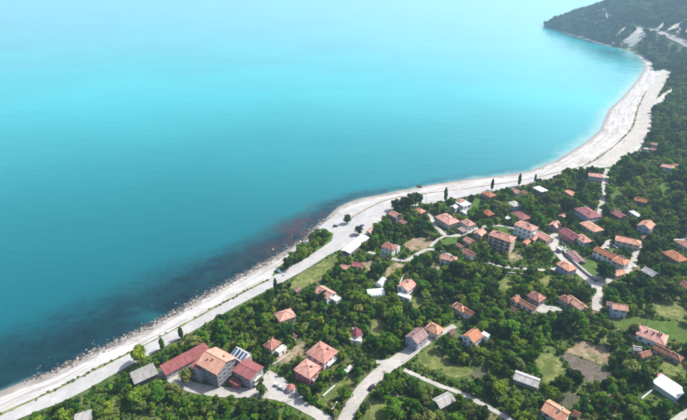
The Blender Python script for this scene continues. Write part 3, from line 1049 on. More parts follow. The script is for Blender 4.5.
# the hotel: a tall main house with wings
hotel, hi = house('hotel', 'hotel', 'large hotel with broad clay main roof, red wings and glass roof panels', 'large hotel', 216, 358.5, 35.5, 1.06, (29.8, 14.6), 10.5, 'gable', 2.6, 'roof_clay', 'wall_shaded',
      group=None, chim=3, over=.6, frame='wall_grey',
      blocks=[(186, 358.5, 41, 3.3, (36, -19), 3.6, 'shed', 1.0, 'roof_red', 'wall_grey', dict(chim=0, over=.4, door=False)),
              (198.5, 364.5, 15, 1.1, DR, 8.6, 'shed', .6, 'roof_red', 'wall_grey', dict(chim=0, over=.3)),
              (248, 368, 28, 1.15, (20, 9), 7.6, 'gable', 1.0, 'roof_red', 'wall_shaded', dict(chim=0, over=.4, balcony=True)),
              (240.5, 355, 20, 1.3, DR, 8.0, 'flat', .3, 'concrete', 'wall_grey', dict(chim=0, over=.1, door=False)),
              (214, 372, 9, 1.5, DR, 7.4, 'shed', .5, 'roof_red', 'wall_grey', dict(chim=0, over=.3, door=False)),
              (235.5, 381, 12, 1.7, DR, 3.6, 'shed', .7, 'roof_red', 'wall_red', dict(chim=0, over=.4))])
# tilted solar collectors on the flat part
fl = HOUSES[4]
for i in range(4):
    u = (i - 1.5) * fl['w'] / 3.9
    g = G()
    g.poly([(-.8, -2.4, .5), (.8, -2.4, .5), (.8, 1.2, 1.9), (-.8, 1.2, 1.9), (-.8, -2.4, .36), (.8, -2.4, .36), (.8, 1.2, 1.76), (-.8, 1.2, 1.76)],
           [(0, 1, 2, 3), (7, 6, 5, 4), (0, 4, 5, 1), (1, 5, 6, 2), (2, 6, 7, 3), (3, 7, 4, 0)])
    so = fl['put']('solar_panel', g.mesh('solar_panel', 'solar_glass'), (u, 0, fl['wallh'] + .2))
    g = G().cyl((-.9, 1.5, 2.1), .32, .32, 0, 1.8, 10, 0, 'x').box(-.8, 1.25, .0, -.7, 1.35, 1.9).box(.7, 1.25, 0, .8, 1.35, 1.9).bar((-.86, -2.4, .47), (-.86, 1.2, 1.87), .1, .12).bar((.86, -2.4, .47), (.86, 1.2, 1.87), .1, .12)
    link('water_tank', g.mesh('water_tank', 'white_paint'), so)

house('kiosk', 'kiosk', 'small eight sided red roofed kiosk on the hotel forecourt', 'red kiosk', 290.5, 386, 11.5, 1, DR, 2.6, 'octagon', 1.3, 'roof_red', 'wall_white', group=None, chim=0, over=.35)

H_ = 'house'
house('house', H_, 'small salmon roofed cottage with pale porch behind the hotel', 'small cottage behind the hotel', 272, 342.5, 17, 1.15, UR, 3.6, 'hip', 1.8, 'roof_pink', 'wall_cream', chim=1,
      blocks=[(281, 349, 10, 2.0, UR, 2.6, 'flat', .2, 'concrete', 'wall_white', dict(chim=0, over=.1))])
house('house', H_, 'tall white house with pale terrace cut into its salmon roof', 'tall white terrace house', 322, 350.5, 30, 1.1, DR, 6.6, 'hip', 2.0, 'roof_pink', 'wall_white', chim=3, balcony=True)
house('house', H_, 'tall deep red house with plain salmon hip roof', 'tall deep red house', 307.5, 367, 26, 1.08, DR, 6.4, 'hip', 1.8, 'roof_pink', 'wall_red', chim=1, balcony=True)
house('shed', 'shed', 'tiny salmon roofed shed above the tan garden plot', 'tiny garden shed', 293.5, 335, 8, 1.4, DR, 2.4, 'gable', .8, 'roof_pink', 'wall_cream', group='sheds', **LOW)
house('house', H_, 'dark red roofed house with white terrace among thick trees', 'dark red house in the trees', 356, 330, 15, 1.0, UR, 4.6, 'hip', 2.4, 'roof_maroon', 'wall_white', chim=1,
      blocks=[(356, 339, 11, 2.2, RT, 2.6, 'flat', .2, 'concrete', 'wall_white', dict(chim=0, over=.05))])
house('house', H_, 'large maroon gabled house with lavender wall beside the main road', 'maroon roadside house', 417, 334, 22.5, 1.2, UR, 6.0, 'gable', 2.4, 'roof_brown', 'wall_lavender', chim=1)
house('house', H_, 'orange roofed house just right of the maroon house', 'orange house at the road end', 434.5, 326.5, 18.5, 1.2, DR, 4.6, 'hip', 2.2, 'roof_orange', 'wall_cream', chim=1)
house('shed', 'shed', 'small brown gabled shed at the end of the main road', 'brown shed', 451.5, 331.5, 9.5, 1.3, UR, 2.8, 'gable', 1.2, 'roof_brown', 'wall_brick', group='sheds', **LOW)
house('house', H_, 'orange gabled house casting a deep shadow with pale terrace', 'orange shaded house', 473, 334, 19.5, 1.15, UR, 5.6, 'gable', 2.0, 'roof_orange', 'wall_white', chim=0,
      blocks=[(485.5, 334.5, 8, 1.4, DR, 4.2, 'flat', .2, 'roof_white', 'wall_white', dict(chim=0, over=.15))])
house('house', H_, 'orange house with two stepped roofs in the middle of the trees', 'stepped orange house', 459.5, 305.5, 15, 1.4, DR, 4.4, 'hip', 1.8, 'roof_orange', 'wall_cream', chim=2,
      blocks=[(469, 311, 12, 1.4, DR, 3.6, 'gable', 1.4, 'roof_orange', 'wall_white', dict(chim=0))])
house('house', H_, 'pale orange longhouse with half hidden lower wing', 'pale orange longhouse', 516, 298, 11, 1.2, UR, 4.2, 'gable', 1.6, 'roof_clay', 'wall_cream', chim=1,
      blocks=[(527, 303.5, 17, 2.4, DR, 3.2, 'gable', 1.2, 'roof_pink', 'wall_white', dict(chim=0))])
house('shed', 'shed', 'tiny rose roofed shed below the pale orange longhouse', 'rose shed', 513.5, 309, 7, 1.2, DR, 2.4, 'gable', .9, 'roof_pink', 'wall_pink', group='sheds', **LOW)
house('house', H_, 'square house with rose pyramid roof above a pale yard', 'pyramid roofed house', 537, 294.5, 17, 1.1, DR, 4.6, 'hip', 2.6, 'roof_pink', 'wall_dark', chim=0)
house('house', H_, 'long low house with rose and pale orange roof halves', 'two toned long house', 566.5, 297.5, 13, 1.2, DR, 4.0, 'hip', 1.7, 'roof_pink', 'wall_stone', chim=0,
      blocks=[(577, 301.5, 16, 1.9, (2, 1.3), 3.6, 'gable', 1.5, 'roof_clay', 'wall_cream', dict(chim=2))])
house('house', H_, 'small pink roofed house with broad blue grey front wall', 'blue grey fronted house', 619.5, 305.5, 15.5, 1.35, RT, 6.0, 'gable', 1.6, 'roof_clay', 'wall_blue', chim=0,
      blocks=[(609.5, 304, 6.5, 1.0, RT, 3.6, 'shed', .8, 'roof_brown', 'wall_brick', dict(chim=0))])
house('farmhouse', 'farmhouse', 'big pink roofed farmhouse with four chimneys in a green meadow', 'big pink farmhouse', 653, 333, 29, 1.35, (21, 8), 4.6, 'hip', 2.2, 'roof_pink', 'wall_white', chim=4, over=.6)
house('shed', 'shed', 'little grey and white shed below the big pink farmhouse', 'little grey white shed', 637, 347.5, 8.5, 1.3, RT, 3.4, 'gable', .9, 'roof_grey', 'wall_white', group='sheds', **LOW)
house('barn', 'barn', 'low rose roofed barn half hidden below the farmhouse', 'low rose barn', 645, 353, 14, 2.0, (2, -.7), 2.8, 'gable', 1.2, 'roof_pink', 'wall_stone', group='barns', **LOW)
house('barn', 'barn', 'long orange roofed barn stepping down to the right', 'long orange barn', 662, 348.5, 14, 1.5, DR, 3.2, 'gable', 1.4, 'roof_clay', 'wall_stone', group='barns', chim=0,
      blocks=[(675, 354.5, 14, 1.6, DR, 3.0, 'hip', 1.3, 'roof_pink', 'wall_stone', dict(chim=0))])
house('barn', 'barn', 'weathered grey roofed barn with a deep shadow beside it', 'weathered grey barn', 527, 377.5, 25, 1.7, (22, 6.5), 3.4, 'gable', 1.3, 'roof_grey', 'wall_stone', group='barns', chim=0, door=False, win=False)
house('house', H_, 'bright orange roofed house with white end wall at the picture bottom', 'bright orange bottom house', 556.5, 409.5, 27, 1.15, (20, 11), 5.8, 'gable', 1.9, 'roof_orange', 'wall_white', chim=2)
house('shed', 'shed', 'small orange shed right of the bright orange house', 'small orange shed', 577, 413, 8.5, 1.1, DR, 2.6, 'gable', 1.0, 'roof_orange', 'wall_brick', group='sheds', **LOW)
house('hall', 'hall', 'flat white roofed hall near the bottom right corner', 'flat white hall', 669.5, 386, 25.5, 1.35, (16, 9.5), 3.2, 'shed', .5, 'roof_white', 'wall_white', group=None, chim=0, door=False, win=False,
      blocks=[(661.5, 376.5, 8, 1.2, UR, 3.0, 'shed', .6, 'red_tarp', 'wall_dark', dict(chim=0, win=False, door=False))])
house('ruined_house', 'ruin', 'grey slab roofed ruin between the hotel lane and the coast road', 'grey slab ruin', 144, 373.5, 26, 1.35, (20, -9), 3.2, 'shed', .7, 'roof_grey', 'wall_dark', group=None, chim=0, win=False, door=False, over=.7)
house('ruined_house', 'ruin', 'pale broken roof poking out of trees at the bottom left', 'broken roof at bottom left', 83, 417, 17, 1.3, (20, -6), 3.4, 'shed', .6, 'roof_grey', 'wall_stone', group=None, chim=0, win=False, door=False)
house('ruined_house', 'ruin', 'crumbling pale roof below the hedged narrow lane', 'crumbling pale roof', 444, 399, 22, 1.5, (20, -11), 3.0, 'gable', 1.2, 'roof_grey', 'wall_stone', group=None, chim=0, win=False, door=False)
house('shed', 'shed', 'pale slab roofed hut in the garden left of the main road', 'pale slab hut', 348.5, 369, 9.5, 2.0, (2, -1.6), 2.2, 'shed', .5, 'roof_grey', 'wall_stone', group='sheds', **LOW)
house('house', H_, 'salmon hip roofed cottage alone on the slope below the coast road', 'lone salmon cottage', 285, 313.5, 21, 1.2, (2, -.7), 4.0, 'hip', 2.0, 'roof_pink', 'wall_cream', chim=0)
house('house', H_, 'salmon roofed white house with paved terrace by the road bend', 'white house by the road bend', 325, 291, 21, 1.35, DR, 5.0, 'gable', 1.8, 'roof_pink', 'wall_white', chim=1,
      blocks=[(335.5, 298, 11, 1.2, DR, 2.4, 'flat', .2, 'concrete', 'wall_white', dict(chim=0, over=.1))])
house('shed', 'shed', 'dark brown low shed against the road below the spit', 'dark roadside shed', 297, 289, 8.5, 1.3, UR, 2.4, 'gable', .9, 'roof_brown', 'wall_dark', group='sheds', **LOW)
house('shed', 'shed', 'rose roofed shed next to the bright red shed', 'rose roadside shed', 345, 266.5, 10.5, 1.3, RT, 3.0, 'gable', 1.2, 'roof_pink', 'wall_brick', group='sheds', **LOW)
house('shed', 'shed', 'bright red roofed shed right of the rose shed', 'bright red shed', 357.5, 264, 11.5, 1.3, RT, 3.4, 'gable', 1.2, 'roof_red', 'wall_brick', group='sheds', **LOW)
house('hall', 'hall', 'long low white roofed hall beside the seafront yard', 'long white hall', 355.5, 243.5, 26.5, 3.4, (20, -16), 3.4, 'gable', .7, 'roof_white', 'wall_dark', group=None, chim=0)
house('shed', 'shed', 'pink and white little building at the upper end of the long white hall', 'little pink building', 370, 230.5, 8, 1.3, UR, 3.0, 'gable', 1.0, 'roof_pink', 'wall_white', group='sheds', **LOW)
house('house', H_, 'white walled two storey house with salmon roof near the long hall', 'white seaside house', 389.5, 245, 16, 1.3, (2, .6), 6.2, 'hip', 1.7, 'roof_pink', 'wall_white', chim=1,
      blocks=[(396.5, 247, 7, 1.2, UR, 4.2, 'flat', .2, 'concrete', 'wall_white', dict(chim=0, over=.1))])
house('house', H_, 'pink gabled house with dark porch and white terrace below the bare plot', 'pink house with white terrace', 407, 284, 19, 1.1, UR, 5.2, 'gable', 2.0, 'roof_pink', 'wall_white', chim=2,
      blocks=[(404.5, 295.5, 13, 2.4, (2, .5), 2.6, 'flat', .2, 'roof_white', 'wall_white', dict(chim=0, over=.05))])
house('house', H_, 'pink roofed house with dark glazed end wall facing the beach', 'beach house with dark end wall', 395, 213.5, 13, 1.2, DR, 7.0, 'gable', 1.8, 'roof_pink', 'wall_dark', chim=0,
      blocks=[(404, 221.5, 9.5, 1.3, DR, 3.0, 'gable', 1.0, 'roof_pink', 'wall_pink', dict(chim=0))])
house('house', H_, 'small orange hip roofed cottage behind the row of round poplars', 'cottage behind the poplars', 420, 209.5, 11.5, 1.2, DR, 4.0, 'hip', 1.8, 'roof_orange', 'wall_brick', chim=0)
house('house', H_, 'white house with pale roof terraces near the single beach poplar', 'white terraced house', 463, 203, 15, 1.2, DR, 6.4, 'flat', .3, 'roof_white', 'wall_white', chim=0, balcony=True,
      blocks=[(454, 206, 9, 1.0, UR, 5.6, 'gable', 1.4, 'roof_grey', 'wall_grey', dict(chim=0)),
              (459.5, 199.5, 9, 1.4, DR, 7.4, 'hip', 1.0, 'roof_pink', 'wall_white', dict(chim=0)),
              (466, 212, 10, 1.5, DR, 2.6, 'flat', .2, 'concrete', 'wall_white', dict(chim=0, over=.1))])
house('house', H_, 'large rose hip roofed house at the bend of the curving lane', 'large rose house', 447.5, 217.5, 22, 1.35, DR, 5.4, 'hip', 2.2, 'roof_pink', 'wall_cream', chim=2)
house('house', H_, 'middling rose roofed house right of the large rose house', 'middling rose house', 468, 221.5, 14, 1.25, DR, 5.0, 'hip', 1.8, 'roof_pink', 'wall_white', chim=1)
house('shed', 'shed', 'flat mauve roofed shed on the curving lane', 'mauve shed', 462.5, 229.5, 9, 1.5, DR, 2.6, 'shed', .5, 'roof_brown', 'wall_grey', group='sheds', **LOW)
house('house', H_, 'orange roofed cottage under the second beach poplar', 'cottage under the second poplar', 489, 193, 13, 1.3, DR, 4.8, 'hip', 2.0, 'roof_orange', 'wall_brick', chim=0)
house('house', H_, 'small orange cottage with dark red walls among orchard trees', 'orchard cottage', 488, 211.5, 12, 1.25, DR, 4.6, 'hip', 1.8, 'roof_orange', 'wall_red', chim=0)
house('house', H_, 'rose roofed cottage under the third beach poplar', 'cottage under the third poplar', 516.5, 190.5, 10.5, 1.3, DR, 4.2, 'gable', 1.6, 'roof_pink', 'wall_cream', chim=1,
      blocks=[(526, 192.5, 8, 1.8, DR, 3.0, 'gable', 1.0, 'roof_clay', 'wall_cream', dict(chim=0))])
house('house', H_, 'grey roofed square house with dark blue walls', 'grey roofed square house', 514.5, 203, 12, 1.1, DR, 6.2, 'hip', 1.2, 'roof_grey', 'wall_blue', chim=0)
house('house', H_, 'house with crimson hip roof just behind the white flats', 'crimson roofed house', 521.5, 214, 15.5, 1.5, DR, 3.6, 'hip', 2.0, 'roof_red', 'wall_cream', chim=0)
house('shed', 'shed', 'pale flat shed left of the crimson hip roof', 'pale flat shed', 508.5, 218, 8, 1.5, UR, 2.4, 'flat', .2, 'concrete', 'wall_white', group='sheds', **LOW)
house('house', H_, 'rose roofed house left of the banded flats', 'rose house by the flats', 480, 231.5, 13.5, 1.2, UR, 4.8, 'gable', 1.8, 'roof_pink', 'wall_pink', chim=0)
house('house', H_, 'bright pink roofed house on the inner side of the curving lane', 'bright pink house', 469.5, 239.5, 11.5, 1.2, DR, 4.2, 'gable', 1.6, 'roof_pink', 'wall_pink', chim=0)
house('shed', 'shed', 'small pale red shed below the bright pink house', 'pale red shed', 460, 245, 8, 1.5, DR, 2.6, 'gable', .8, 'roof_pink', 'wall_cream', group='sheds', **LOW)
house('house', H_, 'pink roofed cottage below the pale red shed', 'pink cottage below the lane', 469.5, 252, 13.5, 1.4, DR, 4.0, 'gable', 1.6, 'roof_pink', 'wall_white', chim=1)
house('house', H_, 'wide rose hip roofed house with white front beside tall dark trees', 'wide white fronted house', 449, 256.5, 17.5, 1.7, RT, 4.8, 'hip', 1.7, 'roof_pink', 'wall_white', chim=2)
# two apartment houses
flats, fi = house('apartment_block', 'apartment block', 'four storey flats with dark vertical balcony bands and salmon roof', 'banded flats', 502.5, 234.5, 25, 1.75, (13, 3.4), 11.6, 'hip', 2.0, 'roof_pink', 'wall_salmon', group='apartment blocks', chim=3, win=True, balcony=False)
for i in range(4):
    u = (i - 1.5) * fi['w'] / 4
    for side in (-1,):
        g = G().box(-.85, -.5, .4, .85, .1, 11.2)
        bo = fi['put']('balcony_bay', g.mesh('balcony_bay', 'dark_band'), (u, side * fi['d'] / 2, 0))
        for st in range(4):
            link('balcony_slab', G().box(-1.0, -.85, .0, 1.0, -.5, .5).mesh('balcony_slab', 'wall_salmon'), bo, (0, 0, 1.0 + st * 2.8))
house('apartment_block', 'apartment block', 'white three storey flats with salmon roof in the village centre', 'white flats', 526.5, 224.5, 21, 1.5, (16, 5.5), 10.0, 'hip', 1.7, 'roof_pink', 'wall_white', group='apartment blocks', chim=3, balcony=True)
house('house', H_, 'low wide salmon roof right of the white flats', 'low wide salmon house', 544.5, 235.5, 16, 1.4, DR, 3.8, 'gable', 1.6, 'roof_pink', 'wall_cream', chim=0,
      blocks=[(526.5, 241.5, 10, 1.7, UR, 2.8, 'gable', .8, 'roof_clay', 'wall_brick', dict(chim=0)), (534, 237.5, 10, 1.8, UR, 2.8, 'gable', .8, 'roof_clay', 'wall_brick', dict(chim=0))])
house('house', H_, 'cross gabled salmon house above the plaza', 'cross gabled house', 555, 223.5, 13.5, 1.3, UR, 5.0, 'gable', 2.0, 'roof_pink', 'wall_dark', chim=1,
      blocks=[(558, 224.5, 7.5, 1.2, DR, 4.6, 'gable', 1.8, 'roof_pink', 'wall_pink', dict(chim=0))])
house('house', H_, 'wide maroon roofed house overlooking the plaza', 'maroon plaza house', 571, 233, 17.5, 1.5, DR, 4.6, 'gable', 2.2, 'roof_maroon', 'wall_brick', chim=1)
house('house', H_, 'salmon roofed house joined close behind the maroon plaza house', 'salmon house behind the maroon one', 583.5, 237, 14, 1.3, DR, 4.6, 'hip', 1.8, 'roof_pink', 'wall_white', chim=1)
house('house', H_, 'broad orange clay roof at the lower end of the straight lane', 'house at the lane end', 592, 225, 17.5, 1.5, DR, 4.0, 'hip', 1.7, 'roof_clay', 'wall_cream', chim=0)
house('house', H_, 'maroon roofed villa with blue grey front on the straight lane', 'maroon villa on the lane', 588.5, 211, 19, 1.4, DR, 6.4, 'hip', 2.0, 'roof_maroon', 'wall_blue', chim=2, balcony=True)
house('shed', 'shed', 'pale orange low roof left of the maroon villa', 'pale low roof', 563.5, 214.5, 11, 1.6, UR, 2.8, 'gable', .9, 'roof_clay', 'wall_cream', group='sheds', **LOW)
house('house', H_, 'rose roofed grey house at the beach end of the straight lane', 'house at the beach end of the lane', 596, 174.5, 14.5, 1.5, RT, 6.2, 'hip', 1.8, 'roof_pink', 'wall_grey', chim=1)
house('house', H_, 'white roofed house with dark walls near the beach poplars', 'dark walled house with white roof', 540.5, 188.5, 12.5, 1.3, DR, 6.0, 'hip', 1.0, 'roof_white', 'wall_dark', chim=0)
house('shed', 'shed', 'small orange hut alone in the dark grove', 'hut in the dark grove', 571.5, 192.5, 9.5, 1.5, DR, 2.6, 'gable', .9, 'roof_orange', 'wall_white', group='sheds', **LOW)
house('house', H_, 'pair of stacked rose roofs beside the wide far beach', 'double roofed beach house', 655.5, 143.5, 10, 1.4, RT, 5.4, 'hip', 1.6, 'roof_pink', 'wall_cream', chim=0,
      blocks=[(655, 149, 10, 1.5, RT, 4.0, 'hip', 1.5, 'roof_pink', 'wall_dark', dict(chim=0)), (646, 148.5, 5, 1.2, RT, 3.0, 'flat', .2, 'roof_white', 'wall_white', dict(chim=0))])
house('house', H_, 'rose roofed pale blue house high on the wooded right slope', 'pale blue hillside house', 668, 165.5, 13, 1.35, RT, 6.4, 'hip', 1.6, 'roof_pink', 'wall_blue', chim=1,
      blocks=[(676.5, 164.5, 8, 1.4, RT, 3.6, 'gable', 1.2, 'roof_clay', 'wall_cream', dict(chim=0))])
house('house', H_, 'small orange gabled house with dark front deep in the grove', 'orange house in the deep grove', 641, 199, 12.5, 1.4, RT, 5.4, 'gable', 1.6, 'roof_orange', 'wall_dark', chim=1,
      blocks=[(638, 192, 8, 1.6, RT, 2.6, 'gable', .8, 'roof_brown', 'wall_brick', dict(chim=0))])
house('shed', 'shed', 'tiny white shed left of the brown lean to', 'tiny white shed', 627, 192, 5.5, 1.6, RT, 2.4, 'flat', .2, 'roof_white', 'wall_white', group='sheds', **LOW)
house('shed', 'shed', 'narrow white shed right of the maroon bungalow', 'narrow white shed', 635.5, 213.5, 8, 2.2, DR, 2.4, 'flat', .2, 'roof_white', 'wall_white', group='sheds', **LOW)
house('house', H_, 'maroon roofed bungalow in the trees right of the lane', 'maroon bungalow', 618.5, 213, 12.5, 1.5, DR, 3.4, 'gable', 1.6, 'roof_maroon', 'wall_brick', chim=0)
house('house', H_, 'orange gabled house with pale blue end wall on the upper slope', 'pale blue gabled house', 647, 223.5, 18, 1.25, UR, 6.2, 'gable', 2.4, 'roof_clay', 'wall_blue', chim=2)
house('shed', 'shed', 'tiny rose hut below the pale blue gabled house', 'tiny rose hut', 644.5, 236.5, 6.5, 1.1, DR, 2.8, 'hip', 1.2, 'roof_pink', 'wall_cream', group='sheds', **LOW)
house('house', H_, 'long orange roofed house with row of windows by the upper road', 'long orange house', 628.5, 239, 23, 1.9, (22, 4), 5.4, 'hip', 2.0, 'roof_orange', 'wall_cream', chim=0)
house('farmhouse', 'farmhouse', 'large L shaped orange roofed farmhouse inside the road bend', 'L shaped farmhouse', 621.5, 259, 17.5, 1.15, UR, 6.4, 'hip', 2.0, 'roof_orange', 'wall_grey', chim=3,
      blocks=[(606, 251.5, 19, 1.9, (17, 6), 5.4, 'gable', 1.8, 'roof_orange', 'wall_white', dict(chim=1)),
              (618.5, 272, 14, 1.7, (2, -.6), 3.0, 'gable', 1.2, 'roof_clay', 'wall_cream', dict(chim=0))])
house('house', H_, 'orange pyramid roofed house on the right slope', 'orange pyramid house', 676, 254.5, 18, 1.3, DR, 4.4, 'hip', 2.0, 'roof_orange', 'wall_brick', chim=0)
house('house', H_, 'rose roofed house cut by the right picture edge on the thin lane', 'rose house at the edge', 687, 243, 14, 1.3, DR, 4.2, 'hip', 1.8, 'roof_pink', 'wall_cream', chim=0)
house('barn', 'barn', 'pale grey gabled barn among dark trees right of the upper road', 'pale grey barn', 650.5, 271, 14, 1.2, DR, 4.0, 'gable', 1.6, 'roof_grey', 'wall_dark', group='barns', chim=0)
house('house', H_, 'pink roofed house low on the right picture edge', 'pink house at the edge', 689, 285.5, 13, 1.3, DR, 5.0, 'gable', 1.8, 'roof_pink', 'wall_dark', chim=0)
house('shed', 'shed', 'small brown hut left of the pink house at the edge', 'small brown hut', 675, 290.5, 6.5, 1.2, DR, 2.6, 'gable', 1.0, 'roof_brown', 'wall_brick', group='sheds', **LOW)
house('house', H_, 'orange roofed house with lavender walls on the village road', 'lavender walled house', 567, 264.5, 17, 1.25, DR, 6.0, 'hip', 1.8, 'roof_orange', 'wall_lavender', chim=1)
house('shed', 'shed', 'slate grey roofed shed above the retaining wall', 'slate shed', 576, 256, 11, 2.0, (2, 1.6), 2.8, 'gable', .8, 'roof_brown', 'wall_dark', group='sheds', **LOW)
house('house', H_, 'low flat grey house by the curve above the lavender walled house', 'low flat grey house', 560, 248.5, 7, 1.3, DR, 2.8, 'flat', .2, 'concrete', 'wall_grey', chim=0)
for i, (cx, cy, wp) in enumerate(((381, 281.5, 11), (375.5, 291.5, 17))):
    o, inf = house('greenhouse', 'greenhouse', ('smaller white plastic tunnel greenhouse higher on the slope', 'larger white plastic tunnel greenhouse below the other tunnel')[i], ('smaller white tunnel', 'larger white tunnel')[i],
          cx, cy, wp, (1.7, 1.5)[i], ((1.4, -1.6), (2, -.25))[i], .9, 'arch', 2.5, 'plastic_film', 'wall_white', group='tunnel greenhouses', chim=0, over=.05, win=False, roofname='film_cover')
    g = G()
    L_, D_ = inf['w'] / 2 + .05, inf['d'] / 2 + .05
    nh = 6
    for j in range(nh + 1):
        x = -L_ + 2 * L_ * j / nh
        prev = None
        for q in range(11):
            a = math.pi * q / 10
            p_ = (x, -(D_ + .05) * math.cos(a), 2.55 * math.sin(a))
            if prev:
                g.bar(prev, p_, .12, .1)
            prev = p_
    inf['put']('hoops', g.mesh('hoops', 'rail_metal'), (0, 0, .9))

# ------------------------------------------------------------------ walls beside lanes
def wall_run(name, px, height, thick, mat, label):
    line = resample(smooth_line(upts(px)), 2.5, False)
    T = np.gradient(line, axis=0); T /= np.hypot(T[:, 0], T[:, 1])[:, None]
    N_ = np.stack([-T[:, 1], T[:, 0]], -1)
    c = line.mean(0)
    z0 = float(hz(*c))
    V, Fc = [], []
    for i, p in enumerate(line):
        zz = float(hz(*p)) - z0
        a, b_ = p + N_[i] * thick / 2 - c, p - N_[i] * thick / 2 - c
        V += [(*a, zz - 1), (*b_, zz - 1), (*b_, zz + height), (*a, zz + height)]
    n = len(line)
    for i in range(n - 1):
        o = 4 * i
        for q in range(4):
            Fc.append((o + q, o + (q + 1) % 4, o + 4 + (q + 1) % 4, o + 4 + q))
    Fc += [(0, 3, 2, 1), (4 * n - 4, 4 * n - 3, 4 * n - 2, 4 * n - 1)]
    r = link(name, None, None, (c[0], c[1], z0))
    tag(r, label, 'wall')
    link('masonry', mesh('masonry', V, Fc, mat), r)
    cap, CF = [], []
    for i, p in enumerate(line):
        zz = float(hz(*p)) - z0 + height
        a, b_ = p + N_[i] * (thick / 2 + .08) - c, p - N_[i] * (thick / 2 + .08) - c
        cap += [(*a, zz), (*b_, zz), (*b_, zz + .12), (*a, zz + .12)]
    for i in range(n - 1):
        o = 4 * i
        for q in range(4):
            CF.append((o + q, o + (q + 1) % 4, o + 4 + (q + 1) % 4, o + 4 + q))
    CF += [(0, 3, 2, 1), (4 * n - 4, 4 * n - 3, 4 * n - 2, 4 * n - 1)]
    link('coping', mesh('coping', cap, CF, 'concrete'), r)
    EXCL_ROADS.append((line, 1.0))
wall_run('retaining_wall', [(561, 248), (567, 257), (577, 266), (588, 276), (595, 280), (603, 280.5), (612, 276)], 1.7, .9, 'wall_grey', 'long grey retaining wall curving along the village road')
wall_run('garden_wall', [(655, 388.5), (648, 394), (641, 400)], 1.0, .5, 'wall_white', 'low white garden wall left of the flat white hall')
wall_run('garden_wall', [(402, 362.5), (412, 355.5), (424, 346.5)], .7, .4, 'wall_stone', 'low dark wall along the edge of the main road')
wall_run('garden_wall', [(404, 276), (400, 283), (397, 291)], 1.0, .5, 'wall_cream', 'pale garden wall left of the pink house with terrace')
wall_run('garden_wall', [(323, 397), (329, 391.5), (335, 386.5)], .8, .6, 'wall_cream', 'pale stepped garden wall below the tall deep red house')
wall_run('garden_wall', [(498, 272), (510, 273.5), (524, 275)], .8, .4, 'wall_cream', 'pale wall just below the lane under the flats')
wall_run('garden_wall', [(272, 366), (281, 361), (290, 354)], .9, .4, 'wall_stone', 'stone garden wall below the small cottage')

# ------------------------------------------------------------------ boulders along the near shore
def rock_cloud(name, spots, mat, label):
    base = [(1, 0, 0), (-1, 0, 0), (0, 1, 0), (0, -1, 0), (0, 0, 1), (0, 0, -1)]
    bm = bmesh.new()
    bmesh.ops.create_icosphere(bm, subdivisions=1, radius=1)
    bv = np.array([v.co[:] for v in bm.verts]); bf = np.array([[v.index for v in f.verts] for f in bm.faces])
    bm.free()
    V, Fc = [], []
    for i, (x, y, z, r) in enumerate(spots):
        q = bv * (1 + rng.uniform(-.32, .25, (len(bv), 1))) * (r * rng.uniform(.7, 1.2, 3) * np.array([1, 1, .72]))
        a = rng.uniform(0, 6.28)
        R_ = np.array([[math.cos(a), -math.sin(a), 0], [math.sin(a), math.cos(a), 0], [0, 0, 1]])
        V.append(q @ R_.T + (x, y, z)); Fc.append(bf + i * len(bv))
    o = link(name, mesh(name, np.vstack(V), np.vstack(Fc), mat))
    return tag(o, label, None, None, 'stuff')

near_shore = resample(SHORE[3:16], 1.0, False)
Tn = np.gradient(near_shore, axis=0); Tn /= np.hypot(Tn[:, 0], Tn[:, 1])[:, None]
Nn = np.stack([Tn[:, 1], -Tn[:, 0]], -1)      # inland
dry, wet = [], []
nL = len(near_shore)
for i in range(3000):
    j = int(rng.integers(nL)); t = j / nL
    dens = .30 + .70 * sstep(.05, .22, t) * (1 - .85 * sstep(.55, .72, t))
    if rng.uniform() > dens:
        continue
    off = rng.normal(-.2, 1.9)
    p = near_shore[j] + Nn[j] * off
    r = float(np.clip(rng.lognormal(-.72, .42), .22, 1.0))
    z = max(float(hz(*p)), -.5) + r * .12
    (dry if off > -1.2 else wet).append((p[0], p[1], z, r))
for i in range(1500):
    j = int(rng.integers(nL)); t = j / nL
    off = -abs(rng.normal(3.5, 4.0))
    p = near_shore[j] + Nn[j] * off
    r = float(np.clip(rng.lognormal(-.5, .4), .3, 1.1))
    wet.append((p[0], p[1], max(float(hz(*p)), -.45) - r * .1, r))
rock_cloud('boulders', dry, 'rock_pale', 'pale boulders heaped along the waterline below the coast road')
rock_cloud('wet_rocks', wet, 'rock_wet', 'dark wet rocks lying in the shallows off the near beach')

# ------------------------------------------------------------------ boats, cars, poles
def ground_at(px, py):
    p = upts([(px, py)])[0]
    return Vector((p[0], p[1], float(hz(*p))))

